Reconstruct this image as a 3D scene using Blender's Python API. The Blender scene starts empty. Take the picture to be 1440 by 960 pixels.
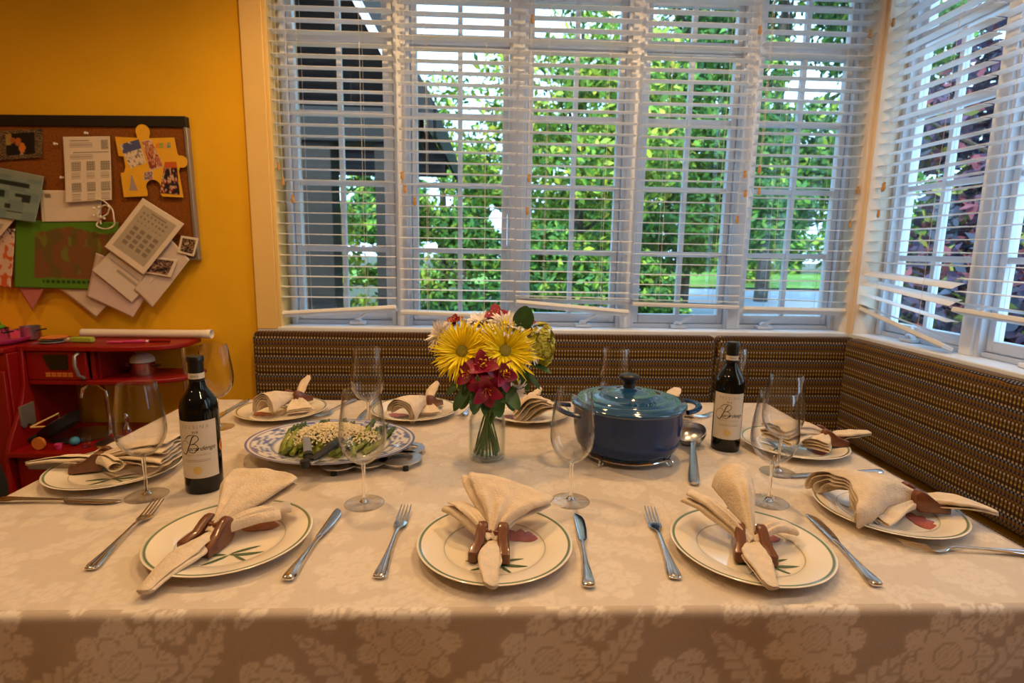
import bpy, math, random
import numpy as np
from mathutils import Matrix, Vector, noise as mnoise
random.seed(7); rng = np.random.default_rng(7)
PI = math.pi
sc = bpy.context.scene
COL = sc.collection

# ------------------------------------------------------------------ camera
cam_d = bpy.data.cameras.new('camera'); cam = bpy.data.objects.new('camera', cam_d); COL.objects.link(cam)
cam_d.sensor_width = 36.0; cam_d.lens = 779.99 / 1440 * 36; cam_d.clip_start = 0.05; cam_d.clip_end = 400
def cam_matrix(pitch, roll, yaw):
    cy, sy, c, s, cr, sr = math.cos(yaw), math.sin(yaw), math.cos(pitch), math.sin(pitch), math.cos(roll), math.sin(roll)
    right = Vector((cy, -sy, 0)); fwd = Vector((sy, cy, 0)); up = Vector((0, 0, 1))
    f2 = c * fwd - s * up; u2 = s * fwd + c * up
    r3 = cr * right + sr * u2; u3 = -sr * right + cr * u2
    m = Matrix((r3, u3, -f2)).transposed().to_4x4(); m.translation = Vector((0, 0, 1.28)); return m
cam.matrix_world = cam_matrix(0.164086844, 0.0165446085, 0.0378605033)
cam_d.dof.use_dof = True; cam_d.dof.focus_distance = 1.15; cam_d.dof.aperture_fstop = 5.0
sc.camera = cam
# ------------------------------------------------------------------ view, world, sun, lamps
sc.view_settings.view_transform = 'Standard'; sc.view_settings.look = 'None'
sc.view_settings.gamma = 1.0; sc.view_settings.use_curve_mapping = False
sc.view_settings.exposure = 0.0
sc.cycles.transparent_max_bounces = 32; sc.cycles.max_bounces = 10; sc.cycles.transmission_bounces = 10
world = bpy.data.worlds.new('sky'); sc.world = world; world.use_nodes = True
wn = world.node_tree; wn.nodes.clear()
wo = wn.nodes.new('ShaderNodeOutputWorld'); wb = wn.nodes.new('ShaderNodeBackground')
wb.inputs['Color'].default_value = (0.46, 0.73, 1.0, 1); wb.inputs['Strength'].default_value = 4.6
wn.links.new(wb.outputs[0], wo.inputs[0])
sun_d = bpy.data.lights.new('sun', 'SUN'); sun_d.energy = 5.0; sun_d.angle = 0.03; sun_d.color = (1.0, 0.93, 0.75)
sun = bpy.data.objects.new('sun', sun_d); COL.objects.link(sun); sun.location = (-6, -8, 12)
sun.rotation_euler = (math.radians(52), 0, math.radians(-30))
WARM = (1.0, 0.60, 0.25)
LAMPS = [(-0.50, 1.62, 13), (0.70, 1.62, 13), (-1.75, 1.20, 5.5), (-0.60, 0.15, 8), (0.75, 0.15, 8), (-2.3, -0.8, 5)]

# ------------------------------------------------------------------ helpers
def new_obj(name, data, parent=None):
    o = bpy.data.objects.new(name, data); COL.objects.link(o)
    if parent is not None: o.parent = parent
    return o
def tag(o, label=None, cat=None, group=None, kind=None):
    if label: o['label'] = label
    if cat: o['category'] = cat
    if group: o['group'] = group
    if kind: o['kind'] = kind
    return o
def empty(name, loc=(0, 0, 0), rz=0.0, label=None, cat=None, group=None, kind=None, parent=None):
    o = new_obj(name, None, parent); o.location = loc; o.rotation_euler = (0, 0, rz); o.empty_display_size = 0.05
    return tag(o, label, cat, group, kind)
def shade(me, smooth):
    if smooth: me.polygons.foreach_set('use_smooth', np.ones(len(me.polygons), bool))
def mk(name, V, F, mat, parent=None, smooth=False, auto=None, col=None):
    me = bpy.data.meshes.new(name)
    me.from_pydata([tuple(map(float, v)) for v in V], [], [tuple(map(int, f)) for f in F])
    if mat: me.materials.append(mat)
    shade(me, smooth)
    if auto and smooth: me.set_sharp_from_angle(angle=math.radians(auto))
    if col is not None: put_col(me, col)
    me.update()
    return new_obj(name, me, parent)
def put_col(me, col):
    a = me.color_attributes.new('print', 'FLOAT_COLOR', 'POINT')
    c = np.ones((len(me.vertices), 4), np.float32); c[:, :3] = col
    a.data.foreach_set('color', c.ravel())
def fast(name, V, F, mat, parent=None, col=None, smooth=False):
    """V (n,3) float array, F (m,k) int array of equal sized faces"""
    me = bpy.data.meshes.new(name); n, (m, k) = len(V), F.shape
    me.vertices.add(n); me.vertices.foreach_set('co', np.asarray(V, np.float32).ravel())
    me.loops.add(m * k); me.loops.foreach_set('vertex_index', F.astype(np.int32).ravel())
    me.polygons.add(m); me.polygons.foreach_set('loop_start', np.arange(m, dtype=np.int32) * k)
    me.update(calc_edges=True); me.validate()
    if mat: me.materials.append(mat)
    shade(me, smooth)
    if col is not None: put_col(me, col)
    return new_obj(name, me, parent)
class MB:
    def __init__(s): s.V = []; s.F = []
    def add(s, V, F):
        b = len(s.V); s.V += [tuple(map(float, v)) for v in V]; s.F += [tuple(int(i) + b for i in f) for f in F]; return s
    def box(s, x0, x1, y0, y1, z0, z1):
        return s.add([(x0,y0,z0),(x1,y0,z0),(x1,y1,z0),(x0,y1,z0),(x0,y0,z1),(x1,y0,z1),(x1,y1,z1),(x0,y1,z1)],
                     [(0,3,2,1),(4,5,6,7),(0,1,5,4),(1,2,6,5),(2,3,7,6),(3,0,4,7)])
    def prism(s, poly, axis, a, b):
        """poly of 2D points extruded along axis x, y or z from a to b"""
        n = len(poly)
        f = {'x': lambda p, t: (t, p[0], p[1]), 'y': lambda p, t: (p[0], t, p[1]), 'z': lambda p, t: (p[0], p[1], t)}[axis]
        V = [f(p, a) for p in poly] + [f(p, b) for p in poly]
        return s.add(V, [tuple(range(n))[::-1], tuple(range(n, 2*n))] + [(i, (i+1) % n, n + (i+1) % n, n + i) for i in range(n)])
    def tube(s, pts, r, n=8, cap=True):
        pts = [Vector(p) for p in pts]; rr = r if isinstance(r, (list, tuple)) else [r] * len(pts)
        V = []; up = Vector((0, 0, 1)); prev = None
        for i, p in enumerate(pts):
            t = (pts[min(i+1, len(pts)-1)] - pts[max(i-1, 0)]).normalized()
            if prev is None:
                a = up if abs(t.dot(up)) < .9 else Vector((1, 0, 0)); u = t.cross(a).normalized()
            else: u = (prev - t * prev.dot(t)).normalized()
            prev = u; w = t.cross(u)
            for k in range(n):
                an = 2*PI*k/n; V.append(p + (u*math.cos(an) + w*math.sin(an)) * rr[i])
        F = [(i*n+k, i*n+(k+1) % n, (i+1)*n+(k+1) % n, (i+1)*n+k) for i in range(len(pts)-1) for k in range(n)]
        if cap: F += [tuple(range(n))[::-1], tuple(range((len(pts)-1)*n, len(pts)*n))]
        return s.add(V, F)
    def lathe(s, prof, n=32, c=(0, 0, 0), sx=1, sy=1):
        V = []; F = []; rings = []
        for r, z in prof:
            if r < 1e-6: rings.append([len(V)]); V.append((c[0], c[1], c[2]+z))
            else:
                rings.append(list(range(len(V), len(V)+n)))
                V += [(c[0]+r*sx*math.cos(2*PI*k/n), c[1]+r*sy*math.sin(2*PI*k/n), c[2]+z) for k in range(n)]
        for a, b in zip(rings, rings[1:]):
            for k in range(n):
                j = (k+1) % n
                if len(a) == 1 and len(b) == 1: continue
                if len(a) == 1: F.append((a[0], b[j], b[k]))
                elif len(b) == 1: F.append((a[k], a[j], b[0]))
                else: F.append((a[k], a[j], b[j], b[k]))
        return s.add(V, F)
    def loft(s, secs, closed=True, cap=True):
        """secs: list of equal length point lists"""
        n = len(secs[0]); V = [p for q in secs for p in q]; m = n if closed else n-1
        F = [(i*n+k, i*n+(k+1) % n, (i+1)*n+(k+1) % n, (i+1)*n+k) for i in range(len(secs)-1) for k in range(m)]
        if cap and closed: F += [tuple(range(n))[::-1], tuple(range((len(secs)-1)*n, len(secs)*n))]
        return s.add(V, F)
    def ball(s, c, r, n=10, m=7, sz=1.0):
        return s.lathe([(r*math.sin(PI*i/m), -r*sz*math.cos(PI*i/m)) for i in range(m+1)], n, c)
    def build(s, name, mat, parent=None, smooth=False, auto=40, bevel=0, seg=2):
        o = mk(name, s.V, s.F, mat, parent, smooth or bool(bevel), auto)
        if bevel:
            b = o.modifiers.new('bevel', 'BEVEL'); b.width = bevel; b.segments = seg; b.limit_method = 'ANGLE'; b.angle_limit = math.radians(35)
        return o
def copy_tree(o, parent=None):
    c = o.copy(); COL.objects.link(c)
    if parent is not None: c.parent = parent
    for ch in list(o.children): copy_tree(ch, c)
    return c
def rotpt(p, a): return (p[0]*math.cos(a) - p[1]*math.sin(a), p[0]*math.sin(a) + p[1]*math.cos(a))
def smoothstep(t): t = min(1, max(0, t)); return t*t*(3-2*t)

# ------------------------------------------------------------------ materials
def mat(name, color, rough=0.5, metal=0.0, var=0.0, scale=20.0, bump=0.0, bscale=None, spec=0.5, trans=0.0, ior=1.45, coat=0.0, attr=False, emit=None, sheen=0.0, stretch=None, sub=0.0, detail=4.0):
    m = bpy.data.materials.new(name); m.use_nodes = True; nt = m.node_tree; N = nt.nodes; L = nt.links
    b = N['Principled BSDF']; b.inputs['Roughness'].default_value = rough; b.inputs['Metallic'].default_value = metal
    b.inputs['Specular IOR Level'].default_value = spec; b.inputs['Transmission Weight'].default_value = trans; b.inputs['IOR'].default_value = ior
    b.inputs['Coat Weight'].default_value = coat; b.inputs['Sheen Weight'].default_value = sheen
    b.inputs['Base Color'].default_value = (*color, 1)
    if emit: b.inputs['Emission Color'].default_value = (*emit[0], 1); b.inputs['Emission Strength'].default_value = emit[1]
    src = None
    tc = N.new('ShaderNodeTexCoord'); mp = N.new('ShaderNodeMapping'); L.new(tc.outputs['Object'], mp.inputs[0])
    if stretch: mp.inputs['Scale'].default_value = stretch
    if attr:
        at = N.new('ShaderNodeAttribute'); at.attribute_name = 'print'; src = at.outputs['Color']
    if var or attr:
        nz = N.new('ShaderNodeTexNoise'); nz.inputs['Scale'].default_value = scale; nz.inputs['Detail'].default_value = detail
        L.new(mp.outputs[0], nz.inputs['Vector'])
        mr = N.new('ShaderNodeMapRange'); mr.inputs[1].default_value = .25; mr.inputs[2].default_value = .75
        mr.inputs[3].default_value = 1-var; mr.inputs[4].default_value = 1+var; L.new(nz.outputs['Fac'], mr.inputs[0])
        mx = N.new('ShaderNodeMix'); mx.data_type = 'RGBA'; mx.blend_type = 'MULTIPLY'; mx.inputs['Factor'].default_value = 1
        if src: L.new(src, mx.inputs[6])
        else: mx.inputs[6].default_value = (*color, 1)
        L.new(mr.outputs[0], mx.inputs[7]); L.new(mx.outputs[2], b.inputs['Base Color'])
    if bump:
        bn = N.new('ShaderNodeTexNoise'); bn.inputs['Scale'].default_value = bscale or scale; bn.inputs['Detail'].default_value = 5
        L.new(mp.outputs[0], bn.inputs['Vector']); bp = N.new('ShaderNodeBump'); bp.inputs['Strength'].default_value = bump
        bp.inputs['Distance'].default_value = 0.01; L.new(bn.outputs['Fac'], bp.inputs['Height']); L.new(bp.outputs[0], b.inputs['Normal'])
    return m
def thin_glass(name, tint=(1, 1, 1), edge=0.5, base=0.03, rough=0.0, power=3.0, rim=None):
    m = bpy.data.materials.new(name); m.use_nodes = True; nt = m.node_tree; N = nt.nodes; L = nt.links; N.clear()
    o = N.new('ShaderNodeOutputMaterial'); t = N.new('ShaderNodeBsdfTransparent'); g = N.new('ShaderNodeBsdfGlossy'); x = N.new('ShaderNodeMixShader')
    t.inputs[0].default_value = (*tint, 1); g.inputs['Roughness'].default_value = rough
    lw = N.new('ShaderNodeLayerWeight'); lw.inputs['Blend'].default_value = edge
    mr = N.new('ShaderNodeMapRange'); mr.inputs[3].default_value = base; mr.inputs[4].default_value = 0.95
    pw = N.new('ShaderNodeMath'); pw.operation = 'POWER'; pw.inputs[1].default_value = power
    L.new(lw.outputs['Facing'], pw.inputs[0]); L.new(pw.outputs[0], mr.inputs[0]); L.new(mr.outputs[0], x.inputs[0])
    if rim:
        p2 = N.new('ShaderNodeMath'); p2.operation = 'POWER'; p2.inputs[1].default_value = 4.0; L.new(lw.outputs['Facing'], p2.inputs[0])
        mc = N.new('ShaderNodeMix'); mc.data_type = 'RGBA'; mc.inputs[6].default_value = (*tint, 1); mc.inputs[7].default_value = (*rim, 1)
        L.new(p2.outputs[0], mc.inputs[0]); L.new(mc.outputs[2], t.inputs[0])
    L.new(t.outputs[0], x.inputs[1]); L.new(g.outputs[0], x.inputs[2]); L.new(x.outputs[0], o.inputs[0])
    return m
def weave_mat(name):
    m = bpy.data.materials.new(name); m.use_nodes = True; nt = m.node_tree; N = nt.nodes; L = nt.links; b = N['Principled BSDF']
    b.inputs['Roughness'].default_value = .85; b.inputs['Specular IOR Level'].default_value = .15; b.inputs['Sheen Weight'].default_value = .1
    tc = N.new('ShaderNodeTexCoord'); sp = N.new('ShaderNodeSeparateXYZ'); L.new(tc.outputs['Object'], sp.inputs[0])
    def M(op, a, bb=None):
        n = N.new('ShaderNodeMath'); n.operation = op
        for i, v in enumerate((a, bb)):
            if v is None: continue
            if isinstance(v, (int, float)): n.inputs[i].default_value = v
            else: L.new(v, n.inputs[i])
        return n.outputs[0]
    nz = N.new('ShaderNodeTexNoise'); nz.inputs['Scale'].default_value = 6; L.new(tc.outputs['Object'], nz.inputs['Vector'])
    wob = M('MULTIPLY', M('SUBTRACT', nz.outputs['Fac'], .5), .006)
    u = M('DIVIDE', sp.outputs['X'], 0.0128); v = M('DIVIDE', M('ADD', M('SUBTRACT', sp.outputs['Z'], sp.outputs['Y']), wob), 0.0088)
    row = M('FLOOR', v); k = M('DIVIDE', M('ADD', M('MODULO', M('ADD', row, 900.0), 9.0), .5), 9.0)
    ph = M('MULTIPLY', M('MODULO', M('ADD', row, 900.0), 2.0), .5)
    du = M('ABSOLUTE', M('SUBTRACT', M('FRACT', M('ADD', u, ph)), .5)); dv = M('ABSOLUTE', M('SUBTRACT', M('FRACT', v), .5))
    dot = M('MULTIPLY', M('LESS_THAN', du, .26), M('LESS_THAN', dv, .40))
    def ramp(cols):
        r = N.new('ShaderNodeValToRGB'); r.color_ramp.interpolation = 'CONSTANT'; e = r.color_ramp.elements
        for i, c in enumerate(cols):
            el = e[i] if i < 2 else e.new(i/9)
            el.position = i/9; el.color = (*c, 1)
        L.new(k, r.inputs[0]); return r.outputs[0]
    D = (.022, .010, .004); O = (.20, .10, .010); Bg = (.46, .35, .22); P = (.14, .095, .095); Bk = (.007, .005, .005); R = (.09, .040, .008)
    g = ramp([D, R, D, O, Bk, D, R, D, O]); d = ramp([Bg, O, P, R, (.17, .17, .22), Bg, D, (.42, .27, .06), D])
    mx = N.new('ShaderNodeMix'); mx.data_type = 'RGBA'; L.new(dot, mx.inputs[0]); L.new(g, mx.inputs[6]); L.new(d, mx.inputs[7])
    L.new(mx.outputs[2], b.inputs['Base Color'])
    bp = N.new('ShaderNodeBump'); bp.inputs['Strength'].default_value = .5; bp.inputs['Distance'].default_value = .003
    L.new(M('SUBTRACT', 1.0, M('ADD', du, dv)), bp.inputs['Height']); L.new(bp.outputs[0], b.inputs['Normal'])
    return m
M_ = {}
M_['wall'] = mat('yellow_plaster', (.80, .44, .015), .7, var=.07, scale=2.5, bump=.55, bscale=5.0, spec=.25)
M_['cream'] = mat('cream_paint', (.82, .56, .19), .45, var=.03, scale=6)
M_['post'] = mat('corner_post_paint', (.80, .68, .53), .45, var=.03, scale=6)
M_['trim'] = mat('white_trim', (.74, .79, .86), .4, var=.02, scale=5)
M_['blind'] = mat('blind_slat_paint', (.76, .79, .83), .42, var=.02, scale=8)
M_['ceiling'] = mat('ceiling_paint', (.80, .74, .62), .8, var=.03, scale=3, bump=.2)
M_['floor'] = mat('floor_wood', (.30, .17, .08), .4, var=.25, scale=8, stretch=(1, 8, 1))
M_['pane'] = thin_glass('window_pane_glass', (.94, .97, .98), .35, .025)
M_['bowl'] = thin_glass('wine_glass_bowl', (.995, .995, .995), .5, .016, power=2.6, rim=(.50, .49, .47))
M_['glass'] = mat('clear_glass', (1, 1, 1), 0.0, trans=1.0, ior=1.45)
M_['jar'] = thin_glass('jar_glass', (.985, .997, .993), .5, .012, power=2.8, rim=(.55, .68, .64))
M_['water'] = thin_glass('jar_water', (.975, .99, .98), .5, .008, power=4.5)
M_['weave'] = weave_mat('woven_bench_fabric')
M_['benchwood'] = mat('bench_wood', (.20, .11, .05), .5, var=.15, scale=12)
M_['cloth'] = mat('damask_cloth', (1, 1, 1), .48, attr=True, var=.04, scale=90, bump=.12, bscale=420, spec=.55, sheen=.15)
M_['print'] = mat('printed_surface', (1, 1, 1), .6, attr=True, var=.03, scale=40, spec=.3)
M_['ceramic'] = mat('glazed_china', (1, 1, 1), .08, attr=True, var=.01, scale=10, coat=.5)
M_['linen'] = mat('natural_linen', (.72, .58, .42), .85, var=.10, scale=60, bump=.35, bscale=260, spec=.15, sheen=.25)
M_['wood'] = mat('rosewood', (.15, .050, .020), .28, var=.35, scale=60, stretch=(1, 5, 1), coat=.3)
M_['steel'] = mat('polished_steel', (.70, .69, .68), .16, metal=1, var=.04, scale=30)
M_['brushed'] = mat('brushed_steel', (.62, .63, .65), .30, metal=1, var=.06, scale=40)
M_['chrome'] = mat('chrome', (.80, .78, .75), .1, metal=1, var=.02)
M_['black'] = mat('black_rubber', (.012, .012, .013), .45, var=.1)
M_['bottle'] = mat('dark_bottle_glass', (.003, .004, .004), .05, var=.1, spec=.5)
M_['foil'] = mat('black_foil', (.008, .008, .009), .33, var=.1, coat=.1)
M_['label'] = mat('label_paper', (.66, .58, .46), .7, var=.03, scale=40)
M_['ink'] = mat('black_ink', (.02, .017, .015), .6, var=.05)
M_['grey_ink'] = mat('grey_ink', (.36, .31, .25), .6, var=.05)
M_['gold'] = mat('gold_ink', (.68, .47, .16), .5, var=.05)
M_['seal'] = mat('orange_seal', (.70, .22, .03), .5, var=.1)
M_['enamel'] = mat('blue_enamel', (.004, .030, .125), .12, var=.10, scale=6, spec=.45)
M_['enamel_lid'] = mat('blue_enamel_lid', (.010, .065, .16), .10, var=.08, scale=6, spec=.6, coat=1.0)  # same enamel as the body, base colour lightened to stand in for window reflection
M_['enamel_in'] = mat('blue_enamel_relief', (.010, .055, .17), .15, var=.05, coat=.4)
M_['knob'] = mat('black_phenolic', (.018, .016, .017), .35, var=.1)
M_['red'] = mat('red_laminate', (.24, .003, .003), .42, var=.06, scale=5)
M_['silver'] = mat('silver_paint', (.38, .36, .34), .35, metal=.7, var=.04)
M_['darkwin'] = mat('dark_oven_window', (.008, .006, .006), .15, var=.1)
M_['cork'] = mat('cork', (.24, .08, .016), .9, var=.30, scale=140, bump=.3, bscale=200, spec=.1)
M_['boardtop'] = mat('black_strip', (.012, .008, .007), .5, var=.1)
M_['aluminium'] = mat('aluminium_frame', (.33, .31, .29), .4, metal=.6, var=.05)
M_['stem'] = mat('flower_stem', (.08, .17, .03), .5, var=.25, scale=50)
M_['leaf'] = mat('flower_leaf', (.035, .10, .02), .45, var=.3, scale=60)
M_['yellow'] = mat('yellow_petal', (.95, .76, .008), .5, var=.12, scale=60, sub=.1)
M_['mumeye'] = mat('green_flower_eye', (.28, .24, .03), .8, var=.35, scale=400)
M_['magenta'] = mat('crimson_petal', (.24, .003, .03), .45, var=.35, scale=70)
M_['whitep'] = mat('white_petal', (.86, .80, .76), .55, var=.06, scale=60)
M_['lime'] = mat('lime_petal', (.50, .47, .05), .6, var=.25, scale=90)
M_['asparagus'] = mat('asparagus', (.20, .24, .035), .4, var=.35, scale=60)
M_['tip'] = mat('asparagus_tip', (.055, .10, .025), .5, var=.3, scale=90)
M_['cheese'] = mat('grated_cheese', (.80, .69, .45), .7, var=.22, scale=150)
M_['pink'] = mat('pink_plastic', (.62, .05, .22), .4, var=.08)
M_['green'] = mat('green_plastic', (.10, .33, .03), .4, var=.08)
M_['lightgreen'] = mat('light_green_plastic', (.33, .42, .05), .45, var=.08)
M_['orange'] = mat('orange_plastic', (.62, .20, .04), .5, var=.08)
M_['blueplastic'] = mat('blue_plastic', (.05, .25, .40), .4, var=.08)
M_['greyplastic'] = mat('grey_plastic', (.28, .27, .26), .5, var=.1)
M_['paper'] = mat('white_paper', (.78, .70, .60), .7, var=.04, scale=12)
M_['rope'] = mat('white_cord', (.70, .60, .48), .8, var=.15, scale=200)
M_['tassel'] = mat('tassel_wood', (.50, .27, .08), .45, var=.15, scale=40)
M_['cord'] = mat('blind_cord', (.78, .72, .62), .8, var=.05)
M_['chairfab'] = mat('dark_chair_fabric', (.012, .014, .014), .7, var=.2)
M_['leaf_print'] = mat('painted_leaf_glaze', (.08, .13, .06), .15, var=.2, scale=90)
M_['bloom_print'] = mat('painted_tulip_glaze', (.42, .12, .10), .15, var=.3, scale=70)

# ------------------------------------------------------------------ room shell
WY, WX, SZ, HZ, CZ = 2.42, 1.62, 0.935, 2.50, 2.72     # back wall, right wall, stool height, window head, ceiling
def struct(name, mb, m, **k): return tag(mb.build(name, m, **k), kind='structure')
struct('floor', MB().box(-3.4, 3.0, -3.0, 2.75, -.08, 0), M_['floor'])
struct('ceiling', MB().box(-3.4, 2.0, -3.0, 2.8, CZ, CZ+.1), M_['ceiling'])
struct('wall_back', MB().box(-3.4, -.96, WY, WY+.20, 0, CZ).box(-.96, 1.82, WY, WY+.20, 0, SZ-.03).box(-.96, 1.82, WY, WY+.20, HZ, CZ), M_['wall'])
struct('wall_right', MB().box(WX, WX+.20, -3.0, WY, 0, SZ-.03).box(WX, WX+.20, -3.0, WY, HZ, CZ).box(WX, WX+.20, -3.0, .40, SZ-.03, HZ), M_['wall'])
struct('wall_left', MB().box(-3.5, -3.4, -3.0, 2.62, 0, CZ), M_['wall'])
struct('wall_front', MB().box(-3.4, 1.82, -3.1, -3.0, 0, CZ), M_['wall'])
# casing to the left of the window run, corner posts, stools
struct('trim_1', MB().box(-1.008, -.919, WY-.018, WY+.02, SZ-.01, HZ+.1), M_['cream'], bevel=.003)
struct('trim_2', MB().box(-.919, -.905, WY-.012, WY+.13, SZ-.02, HZ), M_['cream'], bevel=.002)
struct('trim_3', MB().box(1.588, 1.612, WY-.015, WY+.13, SZ-.02, HZ).box(1.612, WX+.13, WY-.006, WY+.13, SZ-.02, HZ), M_['post'], bevel=.003)
struct('trim_4', MB().box(WX-.015, WX+.13, WY-.034, WY-.010, SZ-.02, HZ), M_['post'], bevel=.003)
struct('trim_5', MB().box(-1.008, WX, WY-.016, WY+.14, SZ-.034, SZ), M_['trim'], bevel=.004)            # window stool, back
struct('trim_6', MB().box(WX-.016, WX+.14, .40, WY-.016, SZ-.034, SZ), M_['trim'], bevel=.004)           # window stool, right
struct('baseboard_back', MB().box(-3.4, -1.02, WY-.015, WY, 0, .10), M_['cream'], bevel=.003)
struct('baseboard_left', MB().box(-3.4, -3.385, -3.0, WY-.015, 0, .10), M_['cream'], bevel=.003)

# ------------------------------------------------------------------ windows: local x along the wall, y outward, z up
GB, GT = 0.995, 2.127
ROWS = [(GB, 1.259), (1.282, 1.545), (1.567, 1.835), (1.858, 2.118)]
TR = [(2.172, 2.315), (2.335, 2.46)]
def window(n, c, right=False, mull=True):
    root = empty('window_%d' % n, (c, WY, 0) if not right else (WX, c, 0), 0 if not right else -PI/2); tag(root, kind='structure')
    H = .185; W2 = .2525
    # boxed-in mullion on the left of the unit, then jamb liners and the fixed frame
    fr = MB()
    for s in (-1, 1):
        a, b = sorted((s*.232, s*.212)); fr.box(a, b, .085, .17, SZ, HZ)
        a, b = sorted((s*W2, s*.232)); fr.box(a, b, .10, .17, SZ, HZ)
    fr.box(-.212, .212, .10, .17, SZ, SZ+.018).box(-.212, .212, .10, .17, HZ-.02, HZ).box(-.212, .212, .095, .17, 2.128, 2.150)
    fr.build('frame', M_['trim'], root, bevel=.002)
    if mull: MB().box(-W2-.026, -W2+.026, .072, .10, SZ, HZ).build('mullion', M_['trim'], root, bevel=.003)
    def sash(z0, z1, g0, g1, rows):
        s = MB()
        s.box(-.210, -H, .112, .150, z0, z1).box(H, .210, .112, .150, z0, z1).box(-H, H, .112, .150, z0, g0).box(-H, H, .112, .150, g1, z1)
        so = s.build('sash', M_['trim'], root, bevel=.003)
        MB().box(-.010, .010, .118, .146, g0, g1).build('muntin', M_['trim'], so, bevel=.002)
        for (a, b), (a2, b2) in zip(rows, rows[1:]):
            for x0, x1 in ((-H, -.010), (.010, H)):
                MB().box(x0, x1, .119, .145, b, a2).build('muntin', M_['trim'], so, bevel=.002)
        for a, b in rows:
            for x0, x1 in ((-H, -.010), (.010, H)):
                MB().box(x0, x1, .130, .133, a, b).build('pane', M_['pane'], so)
    sash(SZ+.02, 2.126, GB, GT-.009, ROWS)
    sash(2.152, HZ-.022, 2.172, 2.46, TR)
    # casement crank
    cr = MB().box(-.035, .035, .062, .10, SZ+.001, SZ+.016).prism([(-.02, SZ+.016), (.02, SZ+.016), (.010, SZ+.032), (-.010, SZ+.032)], 'y', .07, .095)
    ck = cr.build('crank', M_['trim'], root, bevel=.003)
    MB().tube([(0, .066, SZ+.028), (.012, .050, SZ+.036), (.045, .046, SZ+.058), (.052, .046, SZ+.064)], [.006, .006, .005, .007], 8).build('crank_handle', M_['trim'], ck, smooth=True)
    ck.location.x = {1: .06, 2: -.02, 3: .06, 4: -.005, 5: -.10, 6: -.02, 7: 0}[n]
    return root
WC = [-.660, -.145, .357, .862, 1.358]
for i, c in enumerate(WC): window(i+1, c, mull=i > 0)
RC = [2.150, 1.645]
for i, c in enumerate(RC): window(i+6, c, True, mull=i > 0)
struct('trim_7', MB().box(WX+.07, WX+.10, .80, 1.3925+.026, SZ, HZ), M_['trim'], bevel=.003)             # blank past the last right-hand window

# ------------------------------------------------------------------ blinds
def slat_mesh(w, m):
    n = 8; top = []; bot = []
    for i in range(n+1):
        t = i/n*2-1; top.append((t*.025, .0018*(1-t*t)+.0007)); bot.append((t*.025, .0018*(1-t*t)-.0010))
    prof = [(p[0], p[1]) for p in top] + [(p[0], p[1]) for p in bot[::-1]]
    mb = MB().prism(prof, 'x', -w/2, w/2); me = bpy.data.meshes.new('slat')
    me.from_pydata(mb.V, [], mb.F); me.materials.append(m); return me
PITCH = .0447
def blind(c, w, zlow, label, rail, tilts=None, right=False, tass=(), nlow=0, extra=()):
    """rail: list of (z_left, z_right, tilt) for the bottom rail and slats resting on it; zlow: lowest regular slat"""
    root = empty('window_blind', (c, WY+.030, 0) if not right else (WX+.030, c, 0), 0 if not right else -PI/2, label, 'blind')
    me = slat_mesh(w, M_['blind'])
    MB().box(-w/2, w/2, -.03, .028, HZ-.05, HZ-.002).build('headrail', M_['blind'], root, bevel=.002)
    z = zlow; i = 0; jr = random.Random(int(c*1000))
    while z < HZ-.07:
        o = new_obj('slat', me, root); o.location = (jr.uniform(-.001, .001), 0, z)
        o.rotation_euler = (tilts[i] if tilts and i < len(tilts) else jr.uniform(-.025, .025), jr.uniform(-.002, .002), 0)
        z += PITCH; i += 1
    for zl, zr, tl in extra:
        o = new_obj('slat', me, root); o.location = (0, -.002, (zl+zr)/2); o.rotation_euler = (tl, -math.atan2(zr-zl, w), 0)
    for k, (zl, zr, tl) in enumerate(rail):
        rb = MB().box(-w/2, w/2, -.0255, .0255, -.009, .009).build('bottom_rail', M_['blind'], root, bevel=.004)
        rb.location = (0, -.004, (zl+zr)/2); rb.rotation_euler = (tl, -math.atan2(zr-zl, w), 0)
    zb = min(min(r[0], r[1]) for r in rail)
    for x in (-w*.26, w*.24):
        zr = rail[0][0] + (x/w+.5)*(rail[0][1]-rail[0][0])
        for y in (-.0262, .0262):
            MB().tube([(x, y, HZ-.05), (x, y, zr+.004)], .0008, 4).build('ladder_cord', M_['cord'], root)
    for (x, z) in tass:
        MB().tube([(x, -.034, HZ-.05), (x, -.034, z+.03)], .0009, 4).build('pull_cord', M_['cord'], root)
        MB().lathe([(0, -.016), (.0055, -.014), (.0075, -.004), (.006, .004), (.0045, .008), (.0065, .014), (.004, .018), (0, .018)], 10, (x, -.034, z+.012)).build('tassel', M_['tassel'], root, smooth=True)
    return root
blind(-.665, .500, 1.062, 'white slat blind on the leftmost window, bottom rail sloping up to the right', [(.985, 1.018, -.35)], tass=[(-.222, 1.59), (-.207, 1.53), (-.17, 1.46)])
blind(-.151, .492, 1.055, 'white slat blind on second window from left, its rail straight and nearest the sill', [(1.003, .988, .05)], tass=[(-.228, 1.565), (-.216, 1.51), (-.178, 1.46)])
blind(.357, .504, 1.098, 'white slat blind on middle window behind the flowers with doubled sagging bottom slats', [(1.048, 1.008, -.4)], extra=[(1.062, 1.054, -.45), (1.080, 1.074, 0.0)], tass=[(-.205, 2.185), (-.205, 1.565), (-.210, 1.43)])
blind(.862, .478, 1.092, 'white slat blind above the blue pot with closely bunched level bottom slats', [(1.052, 1.043, .05)], extra=[(1.070, 1.064, -.06)], tass=[(.226, 2.17), (.213, 1.60), (.222, 1.52), (.195, 1.41)])
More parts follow.
